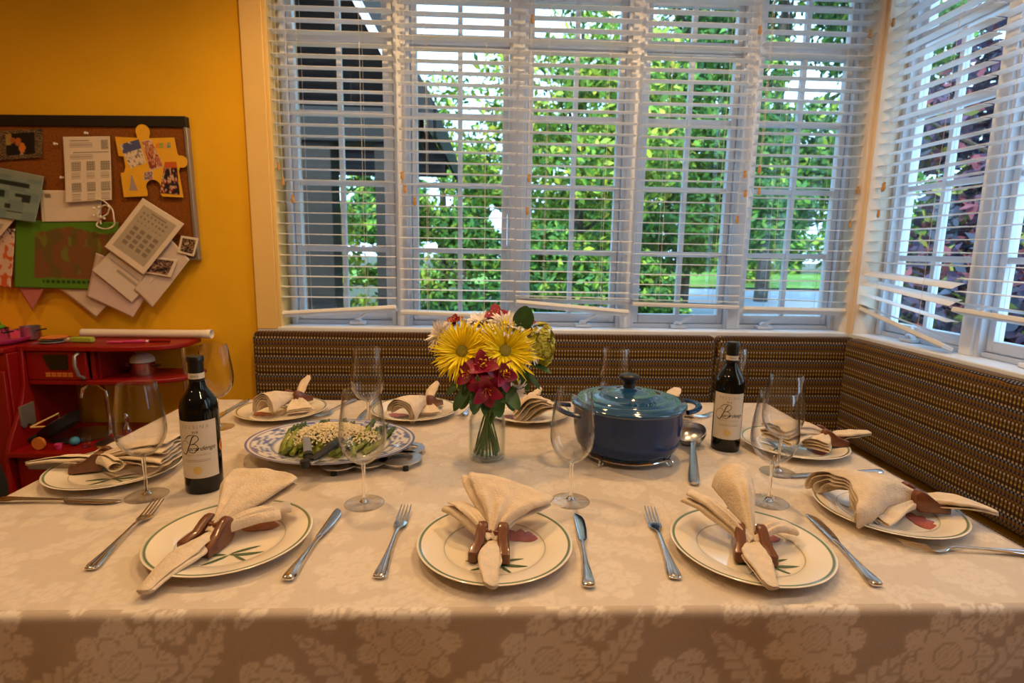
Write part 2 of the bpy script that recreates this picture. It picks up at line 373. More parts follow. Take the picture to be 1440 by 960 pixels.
blind(1.358, .470, 1.118, 'white slat blind on the back window next to the corner, level bottom rail', [(1.030, 1.026, -.45)], extra=[(1.082, 1.068, -.12)], tass=[(-.222, 1.62), (-.216, 1.53), (.195, 2.17), (.218, 1.545), (.200, 1.40)])
blind(2.160, .500, 1.250, 'white slat blind right of the corner, lowest slats twisted and rail hanging down', [(1.045, .955, -.40)], tilts=[-.12, -.05], right=True,
      extra=[(1.205, 1.178, .40), (1.165, 1.118, .45), (1.112, 1.050, .0), (1.062, .992, -.42)], tass=[(-.215, 2.20), (-.15, 1.55), (-.157, 1.545), (-.165, 1.44)])
blind(1.650, .492, 1.160, 'white slat blind at the right edge of the picture, doubled level bottom rail', [(1.092, 1.080, -.30)], right=True, extra=[(1.118, 1.108, -.30)])

# ------------------------------------------------------------------ bench along the two walls
def cushion(name, mb, parent, bevel=.025): 
    o = mb.build(name, M_['weave'], parent, bevel=bevel, seg=4); return o
b1 = empty('corner_bench', (0, 0, 0), 0, 'built-in corner bench with brown woven upholstery under the windows', 'bench')
cushion('back_cushion', MB().box(-1.015, .984, 2.352, WY-.002, .47, .921), b1)
cushion('back_cushion', MB().box(.988, 1.616, 2.352, WY-.002, .47, .921), b1)
rc = MB().box(-2.350, 1.0, 0, .070, .47, .923).build('back_cushion', M_['weave'], b1, bevel=.025, seg=4); rc.location = (1.548, 0, 0); rc.rotation_euler = (0, 0, -PI/2)
cushion('seat_cushion', MB().box(-1.015, 1.10, 1.93, 2.35, .40, .47), b1)
rs = MB().box(-2.35, .8, -.44, 0, .40, .47).build('seat_cushion', M_['weave'], b1, bevel=.025, seg=4); rs.location = (1.546, 0, 0); rs.rotation_euler = (0, 0, -PI/2)
MB().box(-1.0, 1.10, 1.97, WY-.002, 0.0, .40).box(1.12, WX-.002, -.8, WY-.002, 0, .40).build('base', M_['benchwood'], b1, bevel=.004)

LPOW = 4.1
LAMP_M = mat('lamp_diffuser', (.9, .8, .6), .5, emit=(WARM, 12.0))

# ------------------------------------------------------------------ ceiling lamps
for k, (x, y, e) in enumerate(LAMPS):
    wh = ['above the left half of the table', 'above the right half of the table', 'in front of the bulletin board', 'left of the camera', 'right of the camera', 'at the far left of the room'][k]
    r = empty('recessed_lamp', (x, y, CZ), 0, 'round recessed ceiling lamp ' + wh, 'lamp', 'recessed ceiling lamps')
    MB().lathe([(.060, -.001), (.075, -.006), (.078, -.001)], 24).build('trim_ring', M_['trim'], r, smooth=True)
    MB().lathe([(.0, -.0015), (.058, -.0015)], 24).build('diffuser', LAMP_M, r)
    d = bpy.data.lights.new('lamp_light', 'SPOT'); d.energy = e*LPOW; d.color = WARM if k < 3 else (1.0, .71, .42); d.spot_size = math.radians(150); d.spot_blend = .6; d.shadow_soft_size = .05
    o = new_obj('lamp_light', d, r); o.location = (0, 0, -.03)

# ------------------------------------------------------------------ outdoors
M_['grass'] = mat('lawn_grass', (.12, .26, .03), .9, var=.35, scale=3)
M_['soil'] = mat('garden_soil', (.045, .055, .025), .95, var=.4, scale=4)
M_['asphalt'] = mat('driveway_asphalt', (.22, .27, .33), .75, var=.15, scale=2, stretch=(1, 4, 1))
M_['bark'] = mat('tree_bark', (.055, .045, .035), .9, var=.4, scale=20, bump=.4)
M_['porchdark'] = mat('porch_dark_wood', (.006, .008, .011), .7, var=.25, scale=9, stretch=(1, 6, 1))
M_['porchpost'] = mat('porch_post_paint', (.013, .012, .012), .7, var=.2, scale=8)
M_['foliage'] = mat('tree_foliage', (1, 1, 1), .6, attr=True, var=.1, scale=2, spec=.2)
gd = -0.42
def ground(name, m, x0, x1, y0, y1, z, k=14):
    gx, gy = np.meshgrid(np.linspace(x0, x1, k), np.linspace(y0, y1, k)); V = np.stack([gx.ravel(), gy.ravel(), np.full(gx.size, z) + rng.normal(0, .01, gx.size)], 1)
    idx = np.arange(k*k).reshape(k, k); F = np.stack([idx[:-1, :-1].ravel(), idx[:-1, 1:].ravel(), idx[1:, 1:].ravel(), idx[1:, :-1].ravel()], 1)
    return tag(fast(name, V, F, m, smooth=True), kind='structure')
ground('ground', M_['soil'], -60, 90, 2.8, 110, gd-.05)
ground('driveway', M_['asphalt'], 2.2, 80, 10.0, 26.0, gd+.02)
ground('lawn', M_['grass'], -10, 90, 26.1, 48.0, gd+.10)
def leaf_cloud(blobs, n, size, cols, gap=0.0):
    """blobs: (x,y,z,rx,ry,rz); bent diamond leaves scattered through the outer part of each blob"""
    B = np.array(blobs, float); vol = (B[:, 3]*B[:, 4]*B[:, 5])**.67; pick = rng.choice(len(B), n, p=vol/vol.sum())
    d = rng.normal(size=(n, 3)); d /= np.linalg.norm(d, axis=1)[:, None]; r = rng.uniform(.55, 1.08, n)[:, None]
    c = B[pick, :3] + d*r*B[pick, 3:]
    u = rng.normal(size=(n, 3)); u[:, 2] -= .3; u /= np.linalg.norm(u, axis=1)[:, None]
    nrm = d*.7 + rng.normal(size=(n, 3))*.6 + np.array([0, -.2, .5]); v = np.cross(nrm, u); v /= np.linalg.norm(v, axis=1)[:, None]
    s = size*rng.uniform(.6, 1.35, n)[:, None]; w = np.cross(u, v)
    V = np.stack([c - u*s, c + v*s*.45 + w*s*.12, c + u*s, c - v*s*.45 + w*s*.12], 1).reshape(-1, 3)
    F = np.arange(4*n).reshape(n, 4)
    pal = np.array(cols); k = rng.integers(0, len(pal), n); col = pal[k]*rng.uniform(.75, 1.3, n)[:, None]
    return V, F, np.repeat(col, 4, 0)
def tree(name, label, x, y, h, rad, n, size, cols, shape='round', group=None, cat='tree', trunk=.12, low=.25, zb=gd):
    root = empty(name, (x, y, zb), 0, label, cat, group)
    bl = []
    r_ = random.Random(hash((round(x, 2), round(y, 2))) % 1000)
    if shape == 'cone':
        for i in range(16):
            t = i/15; z = h*(low + (1-low)*t); rr = rad*(1-t)*.95 + .15
            for k in range(3): a = r_.uniform(0, 6.28); bl.append((rr*.45*math.cos(a), rr*.45*math.sin(a), z, rr*.7, rr*.7, h*.05))
    else:
        for i in range(22):
            a = r_.uniform(0, 6.28); t = r_.uniform(0, 1); q = rad*math.sin(PI*min(.97, .12+.8*t))*r_.uniform(.25, .85)
            s = rad*r_.uniform(.26, .48); bl.append((q*math.cos(a), q*math.sin(a), h*(low+(.96-low)*t), s, s, s*.75))
    V, F, c = leaf_cloud(bl, n, size, cols)
    tag(fast('foliage', V, F, M_['foliage'], root, c), kind='stuff')
    if trunk:
        tk = MB().tube([(0, 0, 0), (trunk*.3, 0, h*.3), (0, trunk*.3, h*.6), (0, 0, h*.85)], [trunk, trunk*.8, trunk*.55, trunk*.2], 8)
        for i in range(6):
            a = r_.uniform(0, 6.28); z = h*r_.uniform(.25, .7); tk.tube([(0, 0, z), (rad*.35*math.cos(a), rad*.35*math.sin(a), z+h*.08), (rad*.75*math.cos(a), rad*.75*math.sin(a), z+h*.14)], [trunk*.35, trunk*.22, trunk*.08], 6)
        tk.build('trunk', M_['bark'], root, smooth=True)
    return root
G1 = [(.10, .25, .03), (.06, .17, .03), (.17, .33, .04), (.26, .40, .05), (.045, .12, .03)]
G2 = [(.035, .12, .03), (.05, .17, .045), (.08, .22, .05), (.02, .08, .025)]
G3 = [(.35, .44, .05), (.24, .38, .05), (.48, .50, .07), (.14, .27, .04)]
PU = [(.055, .045, .10), (.035, .03, .065), (.10, .06, .12), (.16, .05, .07), (.05, .07, .12)]
tree('leafy_tree', 'bright yellow-green leafy tree seen through the middle window', 1.55, 10.4, 6.8, 2.2, 15000, .075, G1+G3, low=.12)
tree('leafy_tree', 'pale green loose tree seen high through the second window from the left', -1.1, 12.5, 5.2, 1.3, 5000, .08, G1+G3, low=.2)
tree('evergreen_tree', 'tall blue-green evergreen tree behind the fourth window from the left', 5.0, 14.5, 11.5, 2.9, 20000, .10, G2+G1[:2], 'cone', trunk=.2, low=.14)
tree('evergreen_tree', 'dense mid-green tree seen through the back window beside the corner', 9.6, 19.5, 15.5, 4.7, 34000, .15, G2+G1, trunk=.25, low=.17)
tree('leafy_tree', 'sunlit yellow-green tree low beyond the driveway near the corner window', 13.2, 30.0, 8.5, 3.3, 9000, .16, G3+G1, low=.1)
tree('purple_tree', 'wide purple-leaved tree beyond the purple tree at the right wall windows', 10.0, 9.0, 8.5, 3.1, 16000, .14, PU, low=.05)
tree('purple_tree', 'nearest purple-leaved tree outside the windows on the right wall', 5.3, 5.0, 6.6, 1.9, 30000, .085, PU+[(.20, .24, .05)], low=.10)
for i, (x, y, h) in enumerate([(-9, 46, 12), (-1, 54, 9), (7, 50, 17), (14, 57, 17), (20, 50, 17), (27, 57, 16), (34, 49, 17), (45, 44, 15), (53, 33, 15), (54, 19, 14)]):
    tree('backdrop_tree', 'far woodland tree beyond the lawn, ' + ('leftmost of the row', 'second of the row', 'third of the row', 'fourth of the row', 'fifth of the row', 'sixth of the row', 'seventh of the row', 'eighth of the row', 'ninth of the row', 'rightmost of the row')[i], x, y, h, h*.36, 4200, .36, G1 if i % 2 else G2+G1, group='woodland trees beyond the lawn', trunk=.3, low=.02)
for i in range(9):
    w_ = ('leftmost', 'second', 'third', 'fourth', 'fifth', 'sixth', 'seventh', 'eighth', 'rightmost')[i]
    tree('backdrop_shrub', 'dark green undergrowth bush at the far edge of the lawn, ' + w_ + ' of its row', 6+6.2*i, 49.5-.9*i, 6.0, 3.3, 1800, .33, G2+G1, cat='shrub', group='undergrowth at the far edge of the lawn', trunk=.1, low=.0)
bush = [(-2.35, 7.6, 2.3, 1.0, G3, 'yellow-green bush seen past the left porch post'), (-1.2, 8.2, 2.4, .8, G3+G1, 'yellow-green bush seen between the two porch posts'),
        (-.35, 7.2, 2.15, .95, G2+G1, 'dark green hedge shrub in the second window from the left'), (.75, 7.0, 1.95, .95, G2+G1, 'dark glossy shrub low in the middle window'),
        (1.75, 7.4, 1.9, .8, G1+G2, 'mid-green shrub between the middle and fourth windows'), (2.5, 8.0, 1.3, .55, G2+G1, 'small dark shrub at the edge of the driveway')]
for x, y, h, r, cs, lb in bush:
    tree('garden_shrub', lb, x, y, h, r*.78, 5200, .055, cs, cat='shrub', trunk=.03, low=.06)
tree('garden_shrub', 'green shrub low outside the rightmost window', 3.1, 3.2, 1.15, .45, 1800, .05, G1+G3, cat='shrub', trunk=.02, low=.08)
# covered porch seen through the two left windows
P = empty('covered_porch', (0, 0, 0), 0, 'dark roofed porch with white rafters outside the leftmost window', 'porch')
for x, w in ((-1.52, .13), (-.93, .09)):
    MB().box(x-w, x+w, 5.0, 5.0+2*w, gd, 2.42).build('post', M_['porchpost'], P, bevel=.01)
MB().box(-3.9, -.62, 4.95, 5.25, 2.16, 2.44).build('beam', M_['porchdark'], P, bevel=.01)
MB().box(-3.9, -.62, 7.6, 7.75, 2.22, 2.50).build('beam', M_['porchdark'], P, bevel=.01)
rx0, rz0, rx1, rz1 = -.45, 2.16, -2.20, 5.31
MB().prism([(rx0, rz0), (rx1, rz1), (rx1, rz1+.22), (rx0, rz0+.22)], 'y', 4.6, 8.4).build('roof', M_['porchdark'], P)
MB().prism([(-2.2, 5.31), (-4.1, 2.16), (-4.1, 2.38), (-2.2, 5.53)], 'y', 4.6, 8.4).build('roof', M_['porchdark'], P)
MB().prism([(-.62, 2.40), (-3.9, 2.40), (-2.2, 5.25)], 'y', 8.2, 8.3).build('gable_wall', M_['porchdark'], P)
for yy in (4.55, 8.4):
    MB().prism([(rx0-.02, rz0-.02), (rx1, rz1-.02), (rx1, rz1+.24), (rx0-.02, rz0+.24)], 'y', yy, yy+.05).build('rake_board', M_['porchdark'], P)
for k in range(3):
    y = 4.75 + k*.95
    MB().prism([(rx0-.33, rz0+.42), (rx1+.1, rz1-.36), (rx1+.1, rz1-.26), (rx0-.33, rz0+.52)], 'y', y, y+.05).build('rafter', M_['trim'], P)
for k, (x, y, z) in enumerate([(-2.02, 5.9, 2.36), (-1.42, 5.9, 2.46)]):
    lp = empty('porch_lamp', (x, y, z), 0, ('lit porch lamp seen near the left edge of the leftmost window', 'lit porch lamp right of centre in the leftmost window')[k], 'lamp')
    MB().lathe([(0, .06), (.05, .055), (.09, .02), (.10, 0), (.095, 0), (.03, .045), (0, .05)], 16).build('shade', M_['silver'], lp, smooth=True)
    MB().ball((0, 0, .012), .05, 10, 6, .5).build('bulb', mat('porch_bulb', (1, .9, .7), .5, emit=((1.0, .75, .4), 9.0)), lp, smooth=True)
    MB().tube([(0, 0, .055), (0, 0, .5)], .006, 6).build('stem', M_['black'], lp)

# ------------------------------------------------------------------ table and damask cloth
TZ = .75; X0, X1, Y0, Y1 = -1.028, 1.000, .746, 1.912
tb = empty('dining_table', (0, 0, 0), 0, 'long dining table hidden beneath the damask cloth', 'table')
MB().box(X0+.012, X1-.012, Y0+.012, Y1-.012, TZ-.040, TZ-.006).build('tabletop', M_['benchwood'], tb, bevel=.006)
MB().box(X0+.10, X1-.10, Y0+.10, Y1-.10, TZ-.12, TZ-.041).build('apron', M_['benchwood'], tb)
for x in (X0+.11, X1-.11):
    for y in (Y0+.11, Y1-.11): MB().lathe([(.0, 0), (.025, 0), (.03, .3), (.035, .62), (.035, TZ-.121), (0, TZ-.121)], 14, (x, y, 0)).build('leg', M_['benchwood'], tb, smooth=True)
class Damask:
    """woven flower and leaf figure, 0..1, tiled every 0.62 x 0.56 m"""
    PX, PY = .62, .56
    fl = [(.09, .10, .075, 7), (.30, .06, .055, 5), (.50, .13, .080, 9), (.19, .27, .060, 6), (.40, .30, .070, 8), (.58, .36, .055, 5), (.06, .42, .070, 9), (.27, .46, .065, 6), (.47, .49, .060, 7), (.16, .16, .03, 5), (.38, .18, .03, 5), (.34, .40, .028, 5), (.57, .24, .03, 6)]
    lv = [(.20, .11, 1.0), (.39, .09, 2.2), (.60, .06, .6), (.01, .25, 1.9), (.11, .33, .3), (.29, .22, 1.2), (.50, .25, 2.6), (.49, .38, .9), (.18, .40, 2.1), (.37, .52, 1.6), (.56, .46, .2), (.16, .53, 2.9), (.02, .52, .8), (.25, .36, 2.7), (.45, .20, .4), (.09, .21, 2.5)]
    def __call__(s, x, y):
        o = np.zeros_like(x)
        def near(cx, cy): return (x-cx+s.PX/2) % s.PX - s.PX/2, (y-cy+s.PY/2) % s.PY - s.PY/2
        for cx, cy, a in s.lv:
            dx, dy = near(cx, cy); u = dx*math.cos(a)+dy*math.sin(a); v = -dx*math.sin(a)+dy*math.cos(a) - .12*(u*u)/.06
            L = .080; t = np.clip((u+L)/(2*L), 0, 1); w = .030*np.sin(PI*t)**.8*(1-.4*t); ser = w*(1+.18*np.sin(u*260))
            ins = (np.abs(u) < L) & (np.abs(v) < ser); vein = (np.abs(v) < .0022) | (np.abs(np.sin((u-np.abs(v)*.9)*150)) < .30)
            o = np.where(ins, np.where(vein, .25, .85), o)
        for cx, cy, R, n in s.fl:
            dx, dy = near(cx, cy); r = np.hypot(dx, dy); a = np.arctan2(dy, dx)
            p = np.abs(np.cos(a*n/2)); e1 = R*(.62+.38*p**.6); e2 = R*.66*(.6+.4*np.abs(np.sin(a*n/2))**.6); e3 = R*.27
            o = np.where(r < e1+.006, .1, o); o = np.where(r < e1, np.where((np.abs(np.sin(a*n*3)) < .25) & (r > R*.35), .45, 1.0), o)
            o = np.where((r < e2+.0035) & (r > e2), .15, o); o = np.where(r < e2, .9, o)
            o = np.where(r < e3+.003, .2, o); o = np.where(r < e3, .6+.4*(np.sin(dx*900)*np.sin(dy*900) > 0), o)
        return o
dam = Damask()
BASE = np.array([.50, .40, .30]); FIG = np.array([.78, .69, .58])
def damcol(f): return BASE + (FIG-BASE)*f[:, None]
def grid_mesh(P, Q):
    k = P.shape; idx = np.arange(k[0]*k[1]).reshape(k[:2])
    return np.stack([idx[:-1, :-1].ravel(), idx[:-1, 1:].ravel(), idx[1:, 1:].ravel(), idx[1:, :-1].ravel()], 1)
Vs, Fs, Cs, nb = [], [], [], 0
def patch(X, Y, Z, fx, fy, flip=False, flat=0.0):
    global nb
    F = grid_mesh(X, None); F = F[:, ::-1] if flip else F
    Vs.append(np.stack([X.ravel(), Y.ravel(), Z.ravel()], 1)); Fs.append(F + nb); nb += X.size
    Cs.append(damcol(dam(fx.ravel(), fy.ravel())*(1-flat) + .62*flat))
R_ = .012
gx, gy = np.meshgrid(np.arange(X0+R_, X1-R_+.002, .0045), np.arange(Y0+R_, Y1-R_+.002, .0045))
gx = np.clip(gx, None, X1-R_); gy = np.clip(gy, None, Y1-R_)
def swell(x, y): return .0007*np.sin(x*17+y*5)*np.sin(y*13-x*3)*np.minimum(1, np.minimum.reduce([(x-X0)/.08, (X1-x)/.08, (y-Y0)/.08, (Y1-y)/.08]))
patch(gx, gy, TZ + swell(gx, gy), gx, gy, flat=.68)  # same cloth as the skirts; viewing-angle sheen put into the top's flatter colours
def skirt(axis, fixed, out, a0, a1, st):
    drop = np.concatenate([np.linspace(0, 1, 6)*R_*PI/2, R_*PI/2 + np.arange(st, .30, st)])
    t, s = np.meshgrid(np.arange(a0, a1+st*.5, st), drop)
    ang = np.minimum(s/R_, PI/2); off = R_*np.sin(ang); dz = R_*(1-np.cos(ang)) + np.maximum(0, s-R_*PI/2)
    wav = np.clip((s-.02)/.2, 0, 1)*(.010*np.sin(t*11+.5)+.006*np.sin(t*23+2)) + np.clip(s/.2, 0, 1)*.004
    q = fixed + out*(off-R_) + out*np.maximum(wav, -.003*np.clip(s/.05, 0, 1))
    if axis == 'x': patch(t, q, TZ - dz, t, (fixed if out < 0 else fixed) + out*s, flip=out < 0)
    else: patch(q, t, TZ - dz, fixed + out*s, t, flip=out > 0)
skirt('x', Y0, -1, X0+R_, X1-R_, .0042); skirt('x', Y1, 1, X0+R_, X1-R_, .012)
skirt('y', X0, -1, Y0+R_, Y1-R_, .010); skirt('y', X1, 1, Y0+R_, Y1-R_, .010)
for cx, cy, sx, sy in ((X0+R_, Y0+R_, -1, -1), (X1-R_, Y0+R_, 1, -1), (X0+R_, Y1-R_, -1, 1), (X1-R_, Y1-R_, 1, 1)):
    aa = np.linspace(0, PI/2, 7); ss = np.concatenate([np.linspace(0, PI/2, 6), [PI/2+.001]]); A, S = np.meshgrid(aa, ss)
    Z = TZ - R_*(1-np.cos(np.minimum(S, PI/2))); Z[-1] -= .28
    rr = R_*np.sin(np.minimum(S, PI/2)); rr[-1] += .02
    patch(cx + sx*rr*np.cos(A), cy + sy*rr*np.sin(A), Z, cx+A*0, cy+A*0, flip=sx*sy < 0)
cl = fast('tablecloth', np.concatenate(Vs), np.concatenate(Fs), M_['cloth'], None, np.concatenate(Cs), True)
tag(cl, 'beige damask tablecloth with woven flowers draped over the whole table', 'tablecloth')

# ------------------------------------------------------------------ place settings
def plate_meshes():
    prof = [(0, .006), (.080, .0065), (.088, .0085), (.0895, .0095), (.091, .0105), (.098, .0135), (.110, .0168), (.120, .019), (.1285, .0205), (.1300, .0208), (.1325, .0212), (.1355, .0218), (.1372, .0210), (.1362, .0196), (.125, .0165), (.100, .0095), (.088, .0035), (.080, .0), (.076, .0005), (.074, .0035), (0, .0038)]
    mb = MB().lathe(prof, 72); col = []
    W = (.83, .74, .60); G = (.13, .19, .11); g2 = (.40, .38, .27)
    for r, z in prof:
        c = W
        if .1295 < r < .1345 and z > .0200: c = G
        if .089 <= r <= .0905 and z > .009: c = g2
        col += [c] * (1 if r < 1e-6 else 72)
    return mb, np.array(col)
PM, PC = plate_meshes()
def leafshape(L, W, bend, n=7):
    pts = []
    for s in (1, -1):
        rng_ = range(n+1) if s > 0 else range(n-1, 0, -1)
        for i in rng_:
            t = i/n; w = W*math.sin(PI*t)**.8*s; pts.append((L*t, w + bend*t*t))
    return pts
plate0 = None
def plate(x, y, rot, label):
    global plate0
    if plate0 is None:
        root = empty('dinner_plate', (x, y, TZ), rot)
        mk('body', PM.V, PM.F, M_['ceramic'], root, True, 60, PC)
        lf = MB()
        for (ox, oy, a, L, W, b) in ((.0, -.052, -.35, .055, .0038, .010), (0, -.052, -2.5, .045, .003, -.008), (.005, -.052, -1.0, .050, .0024, .004), (-.005, -.05, 2.8, .045, .0036, .010), (0, -.05, .35, .050, .003, -.006)):
            lf.prism([tuple(np.add(rotpt(p, a), (ox, oy))) for p in leafshape(L, W, b)], 'z', .0072, .0076)
        lf.build('leaf_motif', M_['leaf_print'], root)
        bl = MB()
        for a in (.4, .9, 1.4, 1.9, 2.4):
            bl.prism([tuple(np.add(rotpt(p, a), (.045, .020))) for p in leafshape(.045, .011, .003)], 'z', .0072, .0076+.0001*a)
        bl.build('tulip_motif', M_['bloom_print'], root)
        plate0 = root
    else:
        root = copy_tree(plate0); root.location = (x, y, TZ); root.rotation_euler = (0, 0, rot)
    tag(root, label, 'plate', 'green-rimmed dinner plates around the table'); return root
PL = [(-.462, .942, .35, 'green-rimmed dinner plate at the front left setting, in front of the left wine bottle'),
      (.010, .915, 0, 'green-rimmed dinner plate at the front centre setting'),
      (.466, .905, .1, 'green-rimmed dinner plate at the front right setting beside the tall upright napkin'),
      (-.869, 1.258, .4, 'green-rimmed dinner plate at the left end of the table by the red toy kitchen'),
      (-.664, 1.735, 2.9, 'green-rimmed dinner plate at the far left by the end of the bench'),
      (-.245, 1.742, 3.1, 'green-rimmed dinner plate on the far side behind the asparagus platter'),
      (.120, 1.730, 3.1, 'green-rimmed dinner plate on the far side behind the flower jar'),
      (.512, 1.730, 3.2, 'green-rimmed dinner plate on the far side behind the blue pot'),
      (.838, 1.440, -1.4, 'green-rimmed dinner plate on the right end behind two wine glasses'),
      (.822, 1.050, -1.5, 'green-rimmed dinner plate at the right front corner with a red tulip showing')]
for p in PL: plate(*p)

# ---- cutlery
def loft_bar(mb, st, n=8, yoff=0):
    """st: (s, half width, z centre, half thickness, lateral offset)"""
    secs = []
    for s, w, z, t, *o in st:
        o = o[0] if o else 0
        secs.append([(s, o + w*math.copysign(abs(math.cos(2*PI*k/n))**.7, math.cos(2*PI*k/n)), z + t*math.sin(2*PI*k/n)) for k in range(n)])
    return mb.loft(secs)
HAND = [(-.125, .004, .004, .0012), (-.123, .0095, .004, .0025), (-.117, .0115, .0045, .003), (-.105, .0105, .005, .003), (-.085, .0080, .006, .003), (-.06, .0058, .007, .0028), (-.03, .0040, .008, .0026), (0, .0034, .0085, .0026)]
def ribs(mb, k=1.0, z=.0):
    for o in (-.55, 0, .55):
        pts = [(-.1225, o*.0125*k, .0066+z), (-.115, o*.0125*k, .0075+z), (-.10, o*.010*k, .0078+z), (-.08, o*.007*k, .0085+z), (-.05, o*.004*k, .0093+z), (-.02, o*.002*k, .0100+z)]
        mb.tube(pts, [.0016, .0018, .0015, .0012, .0009, .0005], 6)
    return mb
def make_fork():
    r = empty('dinner_fork', (0, 0, 0))
    h = MB(); loft_bar(h, HAND + [(.020, .0035, .009, .0022), (.032, .0055, .0075, .0018), (.042, .0110, .0050, .0013), (.052, .0130, .0042, .0012), (.062, .0128, .0045, .0011)], 10); ribs(h)
    h.build('handle', M_['steel'], r, smooth=True)
    for o in (-.0102, -.0034, .0034, .0102):
        t = MB(); loft_bar(t, [(.060, .0023, .0045, .0011, o), (.075, .0020, .0065, .0011, o), (.095, .0017, .0100, .0010, o*.97), (.112, .0012, .0135, .0008, o*.94), (.116, .0004, .0145, .0003, o*.94)], 6)
        t.build('tine', M_['steel'], r, smooth=True)
    return r
def make_knife():
    r = empty('dinner_knife', (0, 0, 0))
    h = MB(); loft_bar(h, [(a, b*.95, .006, c*1.5) for a, b, z, c in HAND] + [(.008, .0050, .006, .0045), (.014, .0060, .006, .004)], 10); ribs(h, 1, -.0005)
    h.build('handle', M_['steel'], r, smooth=True)
    b = MB(); loft_bar(b, [(.013, .0060, .006, .0022), (.025, .0082, .0055, .0016, -.0015), (.06, .0098, .005, .0013, -.002), (.095, .0100, .0045, .0011, -.0015), (.112, .0085, .0042, .0009, .0005), (.121, .0050, .004, .0006, .0035), (.125, .001, .004, .0004, .006)], 10)
    b.build('blade', M_['steel'], r, smooth=True)
    return r
F0, K0 = make_fork(), make_knife(); usedk = {}
def cut(kind, cx, cy, ang, label, flip=False):
    src = F0 if kind == 'f' else K0
    o = src if not usedk.get(kind) else copy_tree(src); usedk[kind] = True
    o.location = (cx, cy, TZ + .001 + (.0155 if flip else 0)); o.rotation_euler = (PI if flip else 0, 0, ang)
    tag(o, label, 'fork' if kind == 'f' else 'knife', 'forks around the table' if kind == 'f' else 'dinner knives around the table')
def ends(kind, h, t, label, flip=False):
    a = math.atan2(t[1]-h[1], t[0]-h[0]); cx, cy = h[0]+.125*math.cos(a), h[1]+.125*math.sin(a); cut(kind, cx, cy, a, label, flip)
ends('k', (-1.010, 1.108), (-.779, 1.102), 'dinner knife lying crosswise at the left end of the table')
ends('f', (-.650, .855), (-.677, 1.092), 'dinner fork left of the front left plate')
ends('k', (-.321, .820), (-.304, 1.069), 'dinner knife right of the front left plate')
ends('f', (-.177, .827), (-.169, 1.075), 'dinner fork left of the front centre plate')
ends('k', (.159, .797), (.179, 1.052), 'dinner knife right of the front centre plate')
ends('f', (.305, .820), (.329, 1.064), 'dinner fork left of the front right plate')
ends('k', (.626, .795), (.656, 1.045), 'dinner knife between the front right plate and the right corner napkin')
ends('f', (.990, .888), (.768, .914), 'dinner fork lying crosswise at the right front corner, tines to the left')
ends('k', (.965, 1.262), (.728, 1.238), 'dinner knife with only its blade showing behind the right corner napkin')
ends('k', (-.836, 1.880), (-.845, 1.640), 'dinner knife at the far left beside the plate by the bench end')
ends('f', (-.474, 1.900), (-.531, 1.690), 'dinner fork between the two far left plates')
ends('k', (-.396, 1.906), (-.405, 1.665), 'dinner knife seen through a wine glass behind the platter')
ends('f', (-.046, 1.905), (-.092, 1.690), 'dinner fork just left of the flower jar on the far side')
ends('f', (.845, 1.830), (.660, 1.697), 'dinner fork beyond the blue pot near the right bottle')

# ------------------------------------------------------------------ wine glasses
glass0 = None
BO = [(.0045, .0885), (.010, .0895), (.018, .0935), (.028, .101), (.037, .1115), (.0435, .124), (.0470, .138), (.0478, .150), (.0470, .165), (.0450, .185), (.0420, .207), (.0385, .232), (.0360, .246)]
def wine_glass(x, y, label):
    global glass0
    if glass0 is None:
        r = empty('wine_glass', (x, y, TZ))
        inn = [(max(0, a-.0011), b+(.004 if a < .02 else .0007)) for a, b in BO][::-1]
        MB().lathe([(0, .0882)] + BO + [(BO[-1][0]-.0005, .2466)] + inn + [(0, .0932)], 40).build('bowl', M_['bowl'], r, smooth=True)
        MB().lathe([(0, .0885), (.0046, .0885), (.0040, .080), (.0034, .065), (.0032, .045), (.0034, .025), (.0042, .014), (.007, .0085), (.010, .0060), (0, .0045)], 20).build('stem', M_['glass'], r, smooth=True)
        MB().lathe([(0, .0062), (.010, .0058), (.020, .0042), (.034, .0026), (.0405, .0020), (.0415, .0012), (.0405, .0006), (0, .0006)], 40).build('foot', M_['bowl'], r, smooth=True)
        glass0 = r
    else:
        r = copy_tree(glass0); r.location = (x, y, TZ)
    tag(r, label, 'wine glass', 'empty wine glasses on the table'); return r
for x, y, lb in [(-.729, 1.138, 'empty wine glass at the front left, left of the left wine bottle'), (-.262, 1.101, 'empty wine glass in front of the asparagus platter'),
                 (.173, 1.112, 'empty wine glass at the front left edge of the blue pot'), (.603, 1.107, 'front one of the two overlapping wine glasses right of the right bottle'),
                 (.707, 1.270, 'rear one of the two overlapping wine glasses right of the right bottle'), (-.797, 1.597, 'empty wine glass behind the left wine bottle against the yellow wall'),
                 (-.356, 1.575, 'empty wine glass behind the asparagus platter, against the bench'), (.372, 1.612, 'empty wine glass behind the knob of the blue pot'),
                 (.737, 1.635, 'empty wine glass standing behind the right wine bottle')]:
    wine_glass(x, y, lb)

